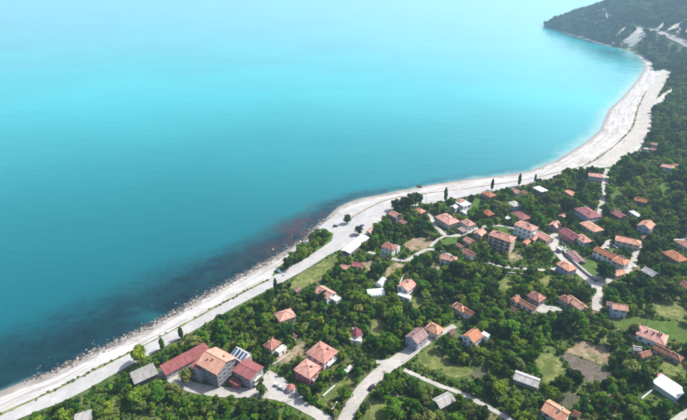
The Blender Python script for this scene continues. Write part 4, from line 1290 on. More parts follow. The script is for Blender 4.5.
def boat(px, py, rd, length, hull, inner, label, cabin, z=.25):
    p = ground_at(px, py); p.z += z
    r = link('boat', None, None, p, px_dir(px, py, rd[0], rd[1], 0))
    tag(r, label, 'boat', 'boats on the beach')
    L, B, D = length, length * .30, length * .15
    secs = []
    for i in range(9):
        t = i / 8
        bw = B / 2 * (1 - max(0, (t - .45) / .55) ** 2.2) * (.86 + .14 * min(1, t * 4))
        sheer = D * (1 + .35 * t * t)
        secs.append((-L / 2 + L * t, max(bw, .03), sheer))
    V, Fc, M = [], [], []
    for x, bw, sh in secs:
        V += [(x, -bw, sh), (x, -bw * .72, sh * .35), (x, 0, 0), (x, bw * .72, sh * .35), (x, bw, sh), (x, bw * .86, sh), (x, bw * .6, sh * .45), (x, -bw * .6, sh * .45), (x, -bw * .86, sh)]
    n = 9
    for i in range(8):
        for q in range(n):
            Fc.append((i * n + q, i * n + (q + 1) % n, (i + 1) * n + (q + 1) % n, (i + 1) * n + q))
    Fc += [tuple(range(n))[::-1], tuple(8 * n + q for q in range(n))]
    link('hull', mesh('hull', V, Fc, hull, None, False), r)
    g = G().poly([(s_[0] * .96, s_[1] * .7 * sg, s_[2] * .62) for s_ in secs for sg in (-1, 1)], [(2 * i, 2 * i + 2, 2 * i + 3, 2 * i + 1) for i in range(8)])
    link('deck', g.mesh('deck', inner), r)
    for x in (-.28, .02):
        link('thwart', G().box(L * x - .15, -B * .42, D * .8, L * x + .15, B * .42, D * .88).mesh('thwart', 'bare_wood'), r)
    if cabin:
        g = G().poly([(L * .05, -B * .3, D * .8), (L * .3, -B * .2, D * .8), (L * .3, B * .2, D * .8), (L * .05, B * .3, D * .8),
                      (L * .05, -B * .28, D * 1.9), (L * .22, -B * .18, D * 1.7), (L * .22, B * .18, D * 1.7), (L * .05, B * .28, D * 1.9)],
                     [(4, 5, 6, 7), (0, 1, 5, 4), (1, 2, 6, 5), (2, 3, 7, 6), (3, 0, 4, 7)])
        link('cabin', g.mesh('cabin', 'white_paint'), r)
    return r
boat(278.5, 272, (7, 4.5), 7.0, 'white_paint', 'turquoise_paint', 'white boat with turquoise deck drawn up on the grassy spit', True)
boat(419.5, 187, (5, 2.6), 7.0, 'dark_wood', 'bare_wood', 'dark wooden rowing boat at the water edge off the village', False, .35)

def make_car(paint):
    r = link('parked_car', None)
    L, W_ = 4.2, 1.72
    pro = [(-2.1, .35), (-2.1, .75), (-2.0, .92), (-1.75, .95), (1.0, .98), (1.9, .82), (2.1, .6), (2.1, .35)]
    V = [(x, -W_ / 2, z) for x, z in pro] + [(x, W_ / 2, z) for x, z in pro]
    n = len(pro)
    Fc = [(i, (i + 1) % n, n + (i + 1) % n, n + i) for i in range(n)] + [tuple(reversed(range(n))), tuple(range(n, 2 * n))]
    link('body', mesh('body', V, Fc, paint), r)
    V = [(-1.75, -.8, .95), (.95, -.8, .97), (.95, .8, .97), (-1.75, .8, .95), (-1.35, -.64, 1.45), (.15, -.64, 1.45), (.15, .64, 1.45), (-1.35, .64, 1.45)]
    cabn = link('cabin', mesh('cabin', V, [(0, 1, 5, 4), (1, 2, 6, 5), (2, 3, 7, 6), (3, 0, 4, 7)], 'glass'), r)
    link('car_roof', G().box(-1.38, -.66, 1.44, .18, .66, 1.49).mesh('car_roof', paint), r)
    for x in (-1.3, 1.3):
        for y in (-.8, .8):
            w_ = link('wheel', G().cyl((0, -.1, 0), .32, .32, 0, .2, 12, 0, 'y').mesh('wheel', 'tyre'), r, (x, y, .32))
            link('rim', G().cyl((0, -.11, 0), .18, .18, 0, .22, 8, 0, 'y').mesh('rim', 'rail_metal'), w_)
    for y in (-.6, .6):
        link('headlight', G().box(2.02, y - .18, .58, 2.11, y + .18, .72).mesh('headlight', 'lamp_glass'), r)
    return r

def copy_tree(o, parent=None):
    c = o.copy()
    COL.objects.link(c)
    c.parent = parent
    for ch in o.children:
        copy_tree(ch, c)
    return c
CARS = [(277.5, 386.5, (3, 1), 'car_white', 'white car parked on the forecourt nearer the hotel'), (282, 389.5, (3, 1), 'car_silver', 'silver car parked next to the red kiosk'),
        (371.5, 388.5, (2, -2), 'car_black', 'black car pulled onto the bank beside the main road'), (335.5, 226.8, (3, -.2), 'car_black', 'black car on the beach lot beside the round tree'),
        (362, 226.5, (3, -1.5), 'car_blue', 'dark blue car at the edge of the seafront yard'), (562, 244, (2, 2), 'car_black', 'black car at the plaza corner'),
        (565, 249.5, (2, 2), 'car_silver', 'silver car above the retaining wall'), (572, 253, (2, 1.5), 'car_black', 'black car in front of the slate shed'),
        (567, 240.5, (1, 2), 'car_blue', 'dark blue car below the maroon plaza house'), (634.5, 268, (2, -1), 'car_white', 'white car on the upper road bend'),
        (600, 275.5, (2, -.3), 'car_blue', 'blue car under the big dark garden tree'), (497, 263.5, (3, .6), 'car_black', 'black car on the lane below the flats'),
        (462.5, 339.5, (2, 1), 'car_blue', 'blue car in the shadow left of the orange house'), (614.5, 247.5, (3, 1), 'car_white', 'white car in the court of the long orange house')]
protos = {}
for px_, py_, rd_, pm_, lb_ in CARS:
    if pm_ not in protos:
        protos[pm_] = o = make_car(pm_)
    else:
        o = copy_tree(protos[pm_])
    q = ground_at(px_, py_)
    o.location = (q.x, q.y, q.z + .28)
    o.rotation_euler = (0, 0, px_dir(px_, py_, rd_[0], rd_[1], 0))
    tag(o, lb_, 'car', 'parked cars')
    EXCL_ROADS.append((np.array([[q.x - 2, q.y], [q.x + 2, q.y]]), 2.5))

def pole(px, py, h, label, lamp=False):
    q = ground_at(px, py)
    r = link('street_lamp' if lamp else 'utility_pole', None, None, q, random.uniform(0, 1.5))
    tag(r, label, 'lamp' if lamp else 'pole', 'poles along the roads')
    link('post', G().cyl((0, 0, 0), .19, .11, -.6, h, 10).mesh('post', 'pole_grey' if lamp else 'bark'), r)
    if lamp:
        for s_ in (-1, 1):
            link('arm', G().bar((0, 0, h - .2), (s_ * 1.7, 0, h + .3), .12, .12).mesh('arm', 'pole_grey'), r)
            hd = link('lamp_head', G().box(s_ * 1.6 - .1, -.2, h + .22, s_ * 2.3 + .1, .2, h + .42).mesh('lamp_head', 'white_paint'), r)
    else:
        for k_, z in ((1.1, h - .5), (.8, h - 1.3)):
            ca = link('crossarm', G().box(-k_, -.08, z - .08, k_, .08, z + .08).mesh('crossarm', 'dark_wood'), r)
            for s_ in (-1, 1):
                link('insulator', G().cyl((s_ * k_ * .85, 0, z + .08), .07, .05, 0, .25, 6).mesh('insulator', 'white_paint'), ca)
pole(334.5, 419, 8.5, 'pale twin armed street lamp beside the main road', True)
pole(383.5, 381, 7.0, 'thin wooden utility pole beside the main road bend')
pole(425.5, 206, 8.5, 'thin wooden utility pole on the coast road right of the round poplars')
pole(607, 383, 6.5, 'thin wooden utility pole among trees by the ploughed plot')
pole(645, 327, 7.0, 'thin wooden utility pole left of the big pink farmhouse roof')
pole(296, 399, 6.5, 'thin wooden utility pole on the hotel lane below the kiosk')

# small garden things
def tarp_pool(px, py, rad, mat, label):
    q = ground_at(px, py)
    r = link('water_tank', None, None, q)
    tag(r, label, 'tank')
    link('tank_wall', G().cyl((0, 0, 0), rad, rad, -.3, 1.1, 16).mesh('tank_wall', mat), r)
    link('lid', G().cyl((0, 0, 1.1), rad * 1.05, rad * .6, 0, .3, 16).mesh('lid', mat), r)
tarp_pool(674, 404, 1.2, 'blue_tarp', 'blue round water tank in the garden below the flat white hall')
tarp_pool(465, 318, 1.3, 'white_paint', 'white round water tank below the stepped orange house')
tarp_pool(632, 337, 1.6, 'white_paint', 'white round water tank left of the big pink farmhouse')
tarp_pool(422.5, 287, 1.3, 'white_paint', 'white round water tank right of the pink terrace house')

# ------------------------------------------------------------------ trees
def leaf_cloud(P, N_, size, seed):
    """folded leaf sprays: a quad each, facing roughly N_"""
    r = np.random.default_rng(seed)
    n = len(P)
    N_ = N_ + r.normal(0, .55, (n, 3))
    N_ /= np.linalg.norm(N_, axis=1)[:, None]
    A = np.cross(N_, r.normal(0, 1, (n, 3))); A /= np.linalg.norm(A, axis=1)[:, None]
    B = np.cross(N_, A)
    s = (size * r.uniform(.6, 1.35, n))[:, None]
    t = s * r.uniform(.55, .9, (n, 1))
    V = np.stack([P - A * s, P - B * t, P + A * s + N_ * s * .25, P + B * t], 1).reshape(-1, 3)
    Fc = np.arange(4 * n).reshape(-1, 4)
    return V, Fc

def crown_mesh(name, R_, H_, base, nl, nleaf, size, mat, seed, power=1.0):
    r = np.random.default_rng(seed)
    lob = []
    for i in range(nl):
        u = r.uniform(-1, 1); a = r.uniform(0, 6.283)
        rad = (r.uniform(.2, 1) ** .6) * .80
        prof = (1 - abs(u) ** 2.2) ** .5
        c = np.array([math.cos(a) * rad * prof * R_, math.sin(a) * rad * prof * R_, base + H_ * (.5 + .40 * u)])
        lr = R_ * r.uniform(.22, .50) * (.65 + .35 * prof)
        if power < 1:      # slim poplar: an unbroken spindle
            u = -1 + 2 * (i + .5) / nl
            prof = (1 - abs(u) ** 2.4) ** .6 * (1 - .25 * u)
            c = np.array([math.cos(a) * .38 * rad * prof * R_, math.sin(a) * .38 * rad * prof * R_, base + H_ * (.5 + .47 * u)])
            lr = R_ * r.uniform(.50, .70) * max(prof, .25)
        lob.append((c, lr))
    PP, NN = [], []
    per = nleaf // nl
    sq = (H_ / (2 * R_)) ** .5 * power
    for c, lr in lob:
        d = r.normal(0, 1, (per, 3)); d /= np.linalg.norm(d, axis=1)[:, None]
        d[:, 2] = np.where(d[:, 2] < -.35, -d[:, 2], d[:, 2])
        rr = lr * r.uniform(.55, 1.22, (per, 1))
        PP.append(c + d * rr * [1, 1, max(.75, sq)]); NN.append(d + [0, 0, .25])
    V, Fc = leaf_cloud(np.vstack(PP), np.vstack(NN), size, seed + 1)
    return mesh(name, V, Fc, mat)

def trunk_mesh(name, h, r0, seed, R_):
    rr = random.Random(seed)
    g = G()
    lean = (rr.uniform(-.15, .15), rr.uniform(-.15, .15))
    pts = [Vector((lean[0] * t * h, lean[1] * t * h, -.4 + t * (h + .4))) for t in (0, .35, .7, 1)]
    rad = [r0, r0 * .75, r0 * .55, r0 * .3]
    V, Fc = [], []
    for p, q in zip(pts, rad):
        for i in range(7):
            a = 6.283 * i / 7
            V.append((p.x + q * math.cos(a), p.y + q * math.sin(a), p.z))
    for i in range(3):
        for k_ in range(7):
            Fc.append((i * 7 + k_, i * 7 + (k_ + 1) % 7, (i + 1) * 7 + (k_ + 1) % 7, (i + 1) * 7 + k_))
    g.poly(V, Fc)
    for i in range(5):
        a = 6.283 * i / 5 + rr.uniform(-.4, .4)
        z = h * rr.uniform(.45, .8)
        g.bar((lean[0] * z, lean[1] * z, z), (math.cos(a) * R_ * .6, math.sin(a) * R_ * .6, z + h * .45), r0 * .55, r0 * .55)
    return g.mesh(name, 'bark')

# kinds: 0-5 leafy green, 6-7 dark round, 8-9 slim poplar, 10-11 bush
CROWN, TRUNK, DIMS = [], [], []
for i in range(6):
    R_ = (2.5, 2.2, 2.8, 2.4, 2.0, 2.6)[i]
    Hc = (4.2, 4.6, 4.0, 3.6, 4.4, 4.8)[i]
    CROWN.append(crown_mesh('crown', R_, Hc, 1.2, 15 + i, 1500, .30, 'leaf_olive' if i == 3 else 'leaf', 100 + 7 * i))
    TRUNK.append(trunk_mesh('trunk', 3.2, .20, 50 + i, R_)); DIMS.append((R_, Hc + 1.3))
for i in range(2):
    CROWN.append(crown_mesh('crown', 2.8, 5.2, 1.1, 20, 1800, .31, 'leaf_dark', 300 + 7 * i))
    TRUNK.append(trunk_mesh('trunk', 3.4, .24, 80 + i, 2.6)); DIMS.append((2.8, 6.3))
for i in range(2):
    CROWN.append(crown_mesh('crown', 1.5, 9.5, .9, 44, 2400, .26, 'leaf_dark' if i else 'leaf', 400 + 7 * i, .6))
    TRUNK.append(trunk_mesh('trunk', 6.0, .22, 90 + i, .8)); DIMS.append((1.4, 10.5))
for i in range(2):
    CROWN.append(crown_mesh('crown', 1.25, 1.7, -.1, 9, 520, .22, 'leaf_grass' if i else 'leaf', 500 + 7 * i))
    TRUNK.append(None); DIMS.append((1.25, 1.6))
FARC = [crown_mesh('crown', 3.0, 5.0, .8, 14, 620, .55, 'leaf_far', 600 + i) for i in range(3)]
TUFT = crown_mesh('grass_tufts', .9, .5, 0, 8, 90, .22, 'leaf_grass', 700)

def tree(name, kind, p, s, label, group, cat='tree', rz=None):
    r = link(name, None, None, p, random.uniform(0, 6.28) if rz is None else rz)
    r.scale = s if isinstance(s, tuple) else (s, s, s)
    tag(r, label, cat, group)
    if TRUNK[kind]:
        link('trunk', TRUNK[kind], r)
    link('crown', CROWN[kind], r)
    return r

SPECIAL = []   # px base, kind, height m, label, name, group
def special(px, py, kind, h, label, name='broadleaf_tree', wide=1.0, group=None):
    q = ground_at(px, py)
    s = h / DIMS[kind][1]
    tree(name, kind, q, (s * wide, s * wide, s), label, group)
    SPECIAL.append((q.x, q.y, DIMS[kind][0] * s * wide))
special(142, 363.5, 2, 11.5, 'big full round tree standing between the ruin and the coast road', wide=.9)
special(163, 350, 8, 9.0, 'short dark poplar by the coast road right of the big round tree', 'poplar_tree', 1.35, 'poplars along the coast road')
special(181.8, 339, 9, 9.0, 'short dark poplar second along the coast road from the big round tree', 'poplar_tree', 1.3, 'poplars along the coast road')
special(275.8, 291, 8, 10.5, 'slim grey green poplar beside the coast road below the boat', 'poplar_tree', 1.0, 'poplars along the coast road')
for i, (x_, y_, h_) in enumerate(((395, 210, 10.5), (402.5, 209.5, 12.5), (409, 208.5, 13.5), (415.5, 207, 14))):
    special(x_, y_, 6 + i % 2, h_, ('first and lowest', 'second', 'third', 'fourth and tallest')[i] + ' round topped tree in the row of four by the coast road', 'broadleaf_tree', .92, 'row of four round trees')
for i, (x_, y_, h_) in enumerate(((445, 201.5, 14.5), (491.5, 190.5, 12.5), (518.5, 186, 13.5), (534.5, 182.5, 9.5))):
    special(x_, y_, 8 + i % 2, h_, 'tall dark poplar, ' + ('first and tallest from the round trees', 'second along the village beach', 'third along the village beach', 'fourth and shortest on the village beach')[i], 'poplar_tree', 1.0, 'poplars on the village beach')
special(538, 186, 6, 8.0, 'small dark tree beside the fourth beach poplar')
special(347, 223.5, 6, 7.5, 'single dark round tree on the open beach lot', wide=1.1)
special(359, 234.5, 6, 7.5, 'dark round tree between seafront yard and coast road', wide=1.1)
special(262.5, 395, 6, 6.0, 'small clipped round tree in front of the hotel right wing', wide=1.1)
special(187, 382, 3, 7.5, 'leafy tree shading the hotel left front', wide=1.1)
special(453, 279, 6, 13.5, 'tall dark tree rising above the lane, left one of a pair', wide=.7, group='tall dark pair')
special(458.5, 280, 7, 13, 'tall dark tree rising above the lane, right one of a pair', wide=.7, group='tall dark pair')
special(491, 300, 7, 13.5, 'tall dark tree standing alone in the middle orchard', wide=.75)
special(603.5, 280, 6, 12, 'big dark dome shaped tree inside the road bend', wide=1.15)
special(581, 299, 7, 9, 'dark tree right of the two toned long house', wide=1.2)
special(566, 324, 7, 10.5, 'big dark dome tree below the two toned long house', wide=1.25)
special(567, 227, 6, 11.5, 'dark domed tree between cross gabled house and plaza', wide=1.0)
special(325, 300, 7, 7, 'dark tree hiding the wall of the white bend house', wide=1.2)
special(637, 290, 6, 9.5, 'dark tree below the pale grey barn', wide=1.2)
special(664, 298, 7, 12, 'very large dark tree on the right slope', wide=1.5)
special(548, 206, 7, 11, 'big dark tree in the grove behind the white flats', wide=1.3)

# free ground test
HP = np.array([h['p'] for h in HOUSES])
def house_clear(P, r):
    ok = np.ones(len(P), bool)
    for h in HOUSES:
        c, s = math.cos(h['yaw']), math.sin(h['yaw'])
        dx, dy = P[:, 0] - h['p'][0], P[:, 1] - h['p'][1]
        u, v = dx * c + dy * s, -dx * s + dy * c
        ok &= ~((np.abs(u) < h['w'] / 2 + r) & (np.abs(v) < h['d'] / 2 + r))
    return ok
Ti = np.gradient(INL, axis=0); Ti /= np.maximum(np.hypot(Ti[:, 0], Ti[:, 1])[:, None], 1e-6)
BEACH_IN = np.vstack([SHL_OUT, (INL + np.stack([-Ti[:, 1], Ti[:, 0]], -1) * 4.0)[::-1]])
def ground_clear(P, r, shore_poly=None):
    ok = np.ones(len(P), bool)
    for line, hw in EXCL_ROADS:
        lo, hi_ = line.min(0) - hw - 12, line.max(0) + hw + 12
        m = ok & (P[:, 0] > lo[0]) & (P[:, 0] < hi_[0]) & (P[:, 1] > lo[1]) & (P[:, 1] < hi_[1])
        idx = np.nonzero(m)[0]
        if len(idx):
            rr = r[idx] if np.ndim(r) else r
            ok[idx] &= seg_dist(P[idx], line) > hw + rr
    for ip, poly in enumerate(EXCL_POLYS):
        if ip == 0 and shore_poly is not None:
            poly = shore_poly
        lo, hi_ = poly.min(0), poly.max(0)
        m = ok & (P[:, 0] > lo[0]) & (P[:, 0] < hi_[0]) & (P[:, 1] > lo[1]) & (P[:, 1] < hi_[1])
        idx = np.nonzero(m)[0]
        if len(idx):
            ok[idx] &= ~in_poly(P[idx], poly)
    return ok

def candidates(step, y0, y1, margin=25):
    xs, ys = np.arange(-330, 2400, step), np.arange(y0, y1, step)
    P = np.stack([a.ravel() for a in np.meshgrid(xs, ys)], -1)
    P = P + rng.uniform(-.48, .48, P.shape) * step
    P = P[shore_d(P[:, 0], P[:, 1]) > 6]
    Z = hz(P[:, 0], P[:, 1])
    u, v, dep = project(P[:, 0], P[:, 1], Z)
    m = (u > -margin) & (u < 687 + margin) & (v > -30) & (v < 420 + 2.2 * margin) & (dep > 0)
    return P[m]

def sightline_clear(P, top, keep=.0):
    """thin out trees standing right in front of a wall, lane or yard that the photograph shows"""
    Z = hz(P[:, 0], P[:, 1])
    ok = np.ones(len(P), bool)
    u, v, dep = project(P[:, 0], P[:, 1], Z + top)
    for h in HOUSES:
        x0, y0, x1, y1 = h['bb']
        inn = (u > x0 + 1) & (u < x1 - 1) & (v < y1 - (y1 - y0) * .16) & (v > y0 - 2) & (dep < h['depth'] - 1)
        ok &= ~(inn & (rng.uniform(size=len(P)) > keep))
    # ground that the tree top hides
    t = (CAM_H - Z) / np.maximum(CAM_H - Z - top, 1)
    Q = P * t[:, None]
    return ok, Q

def plant(step, y0, y1, smin, smax):
    P = candidates(step, y0, y1)
    s = np.clip(rng.lognormal(math.log((smin + smax) / 2), .30, len(P)), .42, 2.2)
    ok = ground_clear(P, .6 * s) & house_clear(P, 1.2 * s + .3)
    for x, y, r in SPECIAL:
        ok &= np.hypot(P[:, 0] - x, P[:, 1] - y) > r * .9
    P, s = P[ok], s[ok]
    m1, Q = sightline_clear(P, 4.6 * s)
    m2 = ground_clear(Q, .5, BEACH_IN)
    full = m1 & m2
    return P, s, full

A_, B_ = plant(3.9, 118, 345, .64, 1.12), plant(5.2, 345, 900, .95, 1.6)
P1, s1, full1 = (np.concatenate([a, b_]) for a, b_ in zip(A_, B_))
dens = vnoise(P1[:, 0], P1[:, 1], 60, 21) + .6 * vnoise(P1[:, 0], P1[:, 1], 22, 22)
depth1 = P1[:, 1]
thr = -.52 + .12 * vnoise(P1[:, 0], P1[:, 1], 140, 8)
is_tree = full1 & (dens > thr) & (rng.uniform(size=len(P1)) < .93)
TP, TS = P1[is_tree], s1[is_tree]
BP, BS = P1[~is_tree], s1[~is_tree]
# hedgerow bushes on lane and beach edges
extra = candidates(2.4, 118, 520)
ok = ground_clear(extra, .7) & house_clear(extra, .9)
dn = vnoise(extra[:, 0], extra[:, 1], 30, 31)
ok &= (rng.uniform(size=len(extra)) < np.where(dn > -.05, .85, .5))
_, Qe = sightline_clear(extra, 1.2)
ok &= ground_clear(Qe, 0.2)
BP = np.vstack([BP, extra[ok]]); BS = np.concatenate([BS, rng.uniform(.5, 1.2, ok.sum())])
print('trees', len(TP), 'bushes', len(BP))

# the trees that show largest become things of their own
kinds = rng.choice([0, 1, 2, 3, 4, 5, 6, 7], len(TP), p=[.16, .15, .15, .15, .13, .12, .08, .06])
tz = hz(TP[:, 0], TP[:, 1])
tu, tv, td = project(TP[:, 0], TP[:, 1], tz + 3)
R0 = np.array([DIMS[k_][0] for k_ in kinds])
app = R0 * TS / td
app[(tu < 2) | (tu > 685) | (tv > 418)] = 0
order = np.argsort(-app)
N_IND = 296
ind, rest = order[:N_IND], order[N_IND:]
refs = {}
HB = [h for h in HOUSES if h.get('ref')]
hu = np.array([((h['bb'][0] + h['bb'][2]) / 2, (h['bb'][1] + h['bb'][3]) / 2) for h in HB])
entries = []
for i in ind:
    dd = np.hypot(hu[:, 0] - tu[i], (hu[:, 1] - tv[i]) * 1.2)
    j = int(np.argmin(dd))
    dx, dy = tu[i] - hu[j, 0], tv[i] - hu[j, 1]
    rel = ('right of' if dx > 0 else 'left of') if abs(dx) > abs(dy) * 1.1 else ('below' if dy > 0 else 'above')
    entries.append((HB[j]['ref'], rel, dd[j], i))
entries.sort(key=lambda e: (e[0], e[1], e[2]))
ORD = ['closest', 'second closest', 'third closest', 'fourth closest', 'fifth closest', 'sixth closest', 'seventh closest', 'eighth closest', 'ninth closest', 'tenth closest', 'eleventh closest', 'twelfth closest', 'thirteenth closest', 'fourteenth closest', 'fifteenth closest']
cnt = {}
for ref, rel, dd, i in entries:
    n_ = cnt.get((ref, rel), 0); cnt[(ref, rel)] = n_ + 1
    tone = 'dark' if kinds[i] >= 6 else 'green'
    if n_ < len(ORD):
        lab, grp = '%s %s leafy tree %s the %s' % (ORD[n_], tone, rel, ref), 'single trees of the village slope'
    else:
        lab, grp = 'leafy tree in the thicket farther out %s the %s' % (rel, ref), 'thicket %s the %s' % (rel, ref)
    s = float(TS[i])
    tree('broadleaf_tree', int(kinds[i]), (TP[i, 0], TP[i, 1], float(tz[i]) - .1), (s * random.uniform(.9, 1.1), s * random.uniform(.9, 1.1), s * random.uniform(.9, 1.15)), lab, grp)

# ------------------------------------------------------------------ woods, bushes and grass that nobody could count
def scatter_object(name, P, S, Zs, K, protos_, label, trunk=None):
    me = bpy.data.meshes.new(name)
    co = np.column_stack([P, Zs]).astype(np.float32)
    me.vertices.add(len(P)); me.vertices.foreach_set('co', co.ravel())
    for nm, arr, ty in (('tree_scale', S, 'FLOAT'), ('tree_turn', rng.uniform(0, 6.28, len(P)), 'FLOAT')):
        a_ = me.attributes.new(nm, ty, 'POINT'); a_.data.foreach_set('value', np.asarray(arr, np.float32))
    a_ = me.attributes.new('tree_kind', 'INT', 'POINT'); a_.data.foreach_set('value', np.asarray(K, np.int32))
    me.update()
    o = link(name, me)
    tag(o, label, None, None, 'stuff')
    ng = bpy.data.node_groups.new(name, 'GeometryNodeTree')
    ng.interface.new_socket('Geometry', in_out='INPUT', socket_type='NodeSocketGeometry')
    ng.interface.new_socket('Geometry', in_out='OUTPUT', socket_type='NodeSocketGeometry')
    gi, go = ng.nodes.new('NodeGroupInput'), ng.nodes.new('NodeGroupOutput')
    join = ng.nodes.new('GeometryNodeJoinGeometry')
    at1, at2, at3 = (ng.nodes.new('GeometryNodeInputNamedAttribute') for _ in range(3))
    at1.data_type = 'FLOAT'; at1.inputs[0].default_value = 'tree_scale'
    at2.data_type = 'FLOAT'; at2.inputs[0].default_value = 'tree_turn'
    at3.data_type = 'INT'; at3.inputs[0].default_value = 'tree_kind'
    cx = ng.nodes.new('ShaderNodeCombineXYZ')
    ng.links.new(at2.outputs[0], cx.inputs[2])
    e2r = ng.nodes.new('FunctionNodeEulerToRotation')
    ng.links.new(cx.outputs[0], e2r.inputs[0])
    def inst(ob, kind):
        oi = ng.nodes.new('GeometryNodeObjectInfo')
        oi.inputs['Object'].default_value = ob
        oi.transform_space = 'ORIGINAL'
        iop = ng.nodes.new('GeometryNodeInstanceOnPoints')
        ng.links.new(gi.outputs[0], iop.inputs['Points'])
        ng.links.new(oi.outputs['Geometry'], iop.inputs['Instance'])
        ng.links.new(e2r.outputs[0], iop.inputs['Rotation'])
        ng.links.new(at1.outputs[0], iop.inputs['Scale'])
        if kind is not None:
            cmp_ = ng.nodes.new('FunctionNodeCompare')
            cmp_.data_type = 'INT'; cmp_.operation = 'EQUAL'
            ng.links.new(at3.outputs[0], [i for i in cmp_.inputs if i.type == 'INT'][0])
            [i for i in cmp_.inputs if i.type == 'INT'][1].default_value = kind
            ng.links.new(cmp_.outputs[0], iop.inputs['Selection'])
        ng.links.new(iop.outputs[0], join.inputs[0])
    for kk, ob in protos_:
        inst(ob, kk)
    if trunk is not None:
        inst(trunk, None)
    ng.links.new(join.outputs[0], go.inputs[0])
    md = o.modifiers.new('scatter', 'NODES')
    md.node_group = ng
    return o

# one standing example of each crown to copy from
def crown_of(meshdata):
    for o in bpy.data.objects:
        if o.data is meshdata:
            return o
crown_objs = [(i, crown_of(CROWN[i])) for i in range(8)]
trunk_obj = crown_of(TRUNK[0])
wood = scatter_object('woodland', TP[rest], TS[rest], tz[rest] - .1, kinds[rest], crown_objs, 'mixed green orchard and garden trees filling the village slope', trunk_obj)

# two garden bushes that stand alone, then all the rest
bq = ground_at(300, 378); bo1 = tree('bush', 10, bq, 1.3, 'round green bush right of the deep red house garden', 'garden bushes', 'bush')
bq = ground_at(256, 400); bo2 = tree('bush', 11, bq, 1.3, 'bright green bush on the bank below the hotel lane', 'garden bushes', 'bush')
bkind = (rng.uniform(size=len(BP)) < .55).astype(int) + 10
scatter_object('undergrowth', BP, BS * rng.uniform(.6, 1.25, len(BP)), hz(BP[:, 0], BP[:, 1]), bkind,
               [(10, bo1.children[0]), (11, bo2.children[0])], 'bushes and bramble between the gardens')

# trees of the spit
spit = upts([(284, 265), (289, 260), (301, 251), (312, 241), (322, 234), (331, 235), (330, 241), (316, 251), (300, 262), (288, 270)])
lo, hi_ = spit.min(0), spit.max(0)
Q = np.stack([a.ravel() for a in np.meshgrid(np.arange(lo[0], hi_[0], 4.5), np.arange(lo[1], hi_[1], 4.5))], -1)
Q = Q + rng.uniform(-1.4, 1.4, Q.shape)
Q = Q[in_poly(Q, spit)]
u_, v_, _ = project(Q[:, 0], Q[:, 1], hz(Q[:, 0], Q[:, 1]))
NUM = 'first second third fourth fifth sixth seventh eighth ninth tenth eleventh twelfth thirteenth fourteenth fifteenth sixteenth seventeenth eighteenth nineteenth twentieth'.split()
NUM += ['twenty-' + n_ for n_ in NUM[:9]]
for n_, i in enumerate(np.argsort(u_)):
    kd = int(rng.choice([0, 1, 2, 3, 5]))
    tree('broadleaf_tree', kd if n_ > 1 else 6, (Q[i, 0], Q[i, 1], float(hz(*Q[i]))), float(rng.uniform(1.0, 1.5)),
         'leafy tree on the grassy spit, %s counted from the boat end' % NUM[n_] if n_ < len(NUM) else 'leafy tree at the far end of the clump on the grassy spit', 'trees on the grassy spit')

# far woods on the spur and headland
P3 = candidates(8.5, 880, 2300, 15)
s3 = rng.uniform(1.0, 2.9, len(P3)) * (1 + .35 * vnoise(P3[:, 0], P3[:, 1], 90, 77))
ok = ground_clear(P3, 2.4 * s3) & house_clear(P3, 4) & (P3[:, 0] < 1900)
P3, s3 = P3[ok], s3[ok]
_, Q3 = sightline_clear(P3, 5.0 * s3)
ok = ground_clear(Q3, 2.5) | (rng.uniform(size=len(P3)) < .12)
P3, s3 = P3[ok], s3[ok]
hole = vnoise(P3[:, 0], P3[:, 1], 120, 41)
ok = hole > -.62
P3, s3 = P3[ok], s3[ok]
print('far trees', len(P3))
ft = []
for i, (px_, py_) in enumerate(((560, 27), (585, 30), (672, 110))):
    q = ground_at(px_, py_)
    r = link('broadleaf_tree', None, None, q)
    r.scale = (1.4, 1.4, 1.4)
    tag(r, ('dark tree near the headland tip above the water', 'dark tree midway along the headland shore', 'dark tree on the spur behind the wide beach')[i], 'tree', 'far trees')
    link('trunk', TRUNK[6], r)
    ft.append((i, link('crown', FARC[i], r)))
scatter_object('forest', P3, s3, hz(P3[:, 0], P3[:, 1]), rng.integers(0, 3, len(P3)), ft, 'dark continuous woods covering the headland and spur')

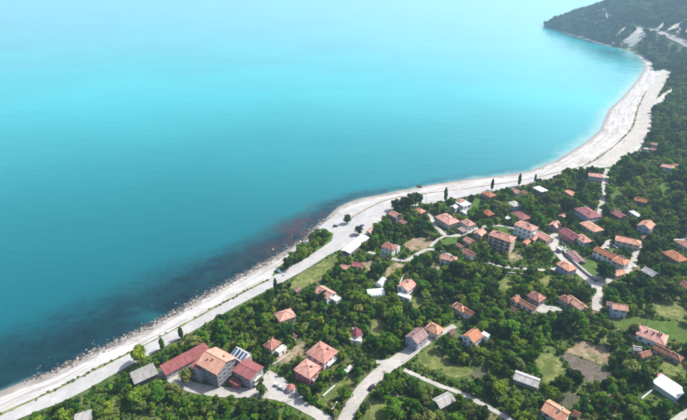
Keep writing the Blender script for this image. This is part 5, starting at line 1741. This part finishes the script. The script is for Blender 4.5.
# grass tufts on verges, meadows and the weed strips
gt = []
P4 = candidates(1.9, 116, 420)
ok = house_clear(P4, .3)
for line, hw in EXCL_ROADS:
    lo, hi_ = line.min(0) - hw - 4, line.max(0) + hw + 4
    idx = np.nonzero(ok & (P4[:, 0] > lo[0]) & (P4[:, 0] < hi_[0]) & (P4[:, 1] > lo[1]) & (P4[:, 1] < hi_[1]))[0]
    if len(idx):
        ok[idx] &= seg_dist(P4[idx], line) > hw + .25
ok &= ~in_poly(P4, beach_poly)
inplot = ~ground_clear(P4, 0.0)
ok &= (vnoise(P4[:, 0], P4[:, 1], 14, 61) > -.1) & (rng.uniform(size=len(P4)) < .5)
ok &= ~(inplot & (rng.uniform(size=len(P4)) < .5))
S4 = rng.uniform(.45, 1.1, len(P4)) * np.where(inplot, .5, 1.0)
P4, S4 = P4[ok], S4[ok]
st = np.vstack([STRIP1[:, :], STRIP3[:, :]])
st = np.repeat(st, 2, 0) + rng.normal(0, .6, (len(st) * 2, 2))
st = st[vnoise(st[:, 0], st[:, 1], 30, 62) > -.1]
P4 = np.vstack([P4, st]); S4 = np.concatenate([S4, rng.uniform(.5, 1.1, len(st))])
q = ground_at(283, 276)
tu_o = tag(link('grass_clump', TUFT, None, q), 'loose tuft of tall grass beside the drawn up boat', 'grass clump')
scatter_object('grass', P4, S4, hz(P4[:, 0], P4[:, 1]) + .12, np.zeros(len(P4), int), [(0, tu_o)], 'rough grass and weeds over verges and meadows')
print('tufts', len(P4))

# ------------------------------------------------------------------ summer haze over sea and land
b = NB('haze')
vol = b.n('VolumePrincipled')
vol.inputs['Color'].default_value = (.52, .76, 1.0, 1)
vol.inputs['Density'].default_value = .00014
vol.inputs['Density Attribute'].default_value = ''
vol.inputs['Anisotropy'].default_value = .2
b.l(vol.outputs[0], b.out.inputs['Volume'])
MAT['haze'] = b.m
air = G().box(-9400, -900, -8.5, 9400, 14500, 200).obj('haze', 'haze')
tag(air, 'pale summer haze thickening over the far bay', None, None, 'stuff')
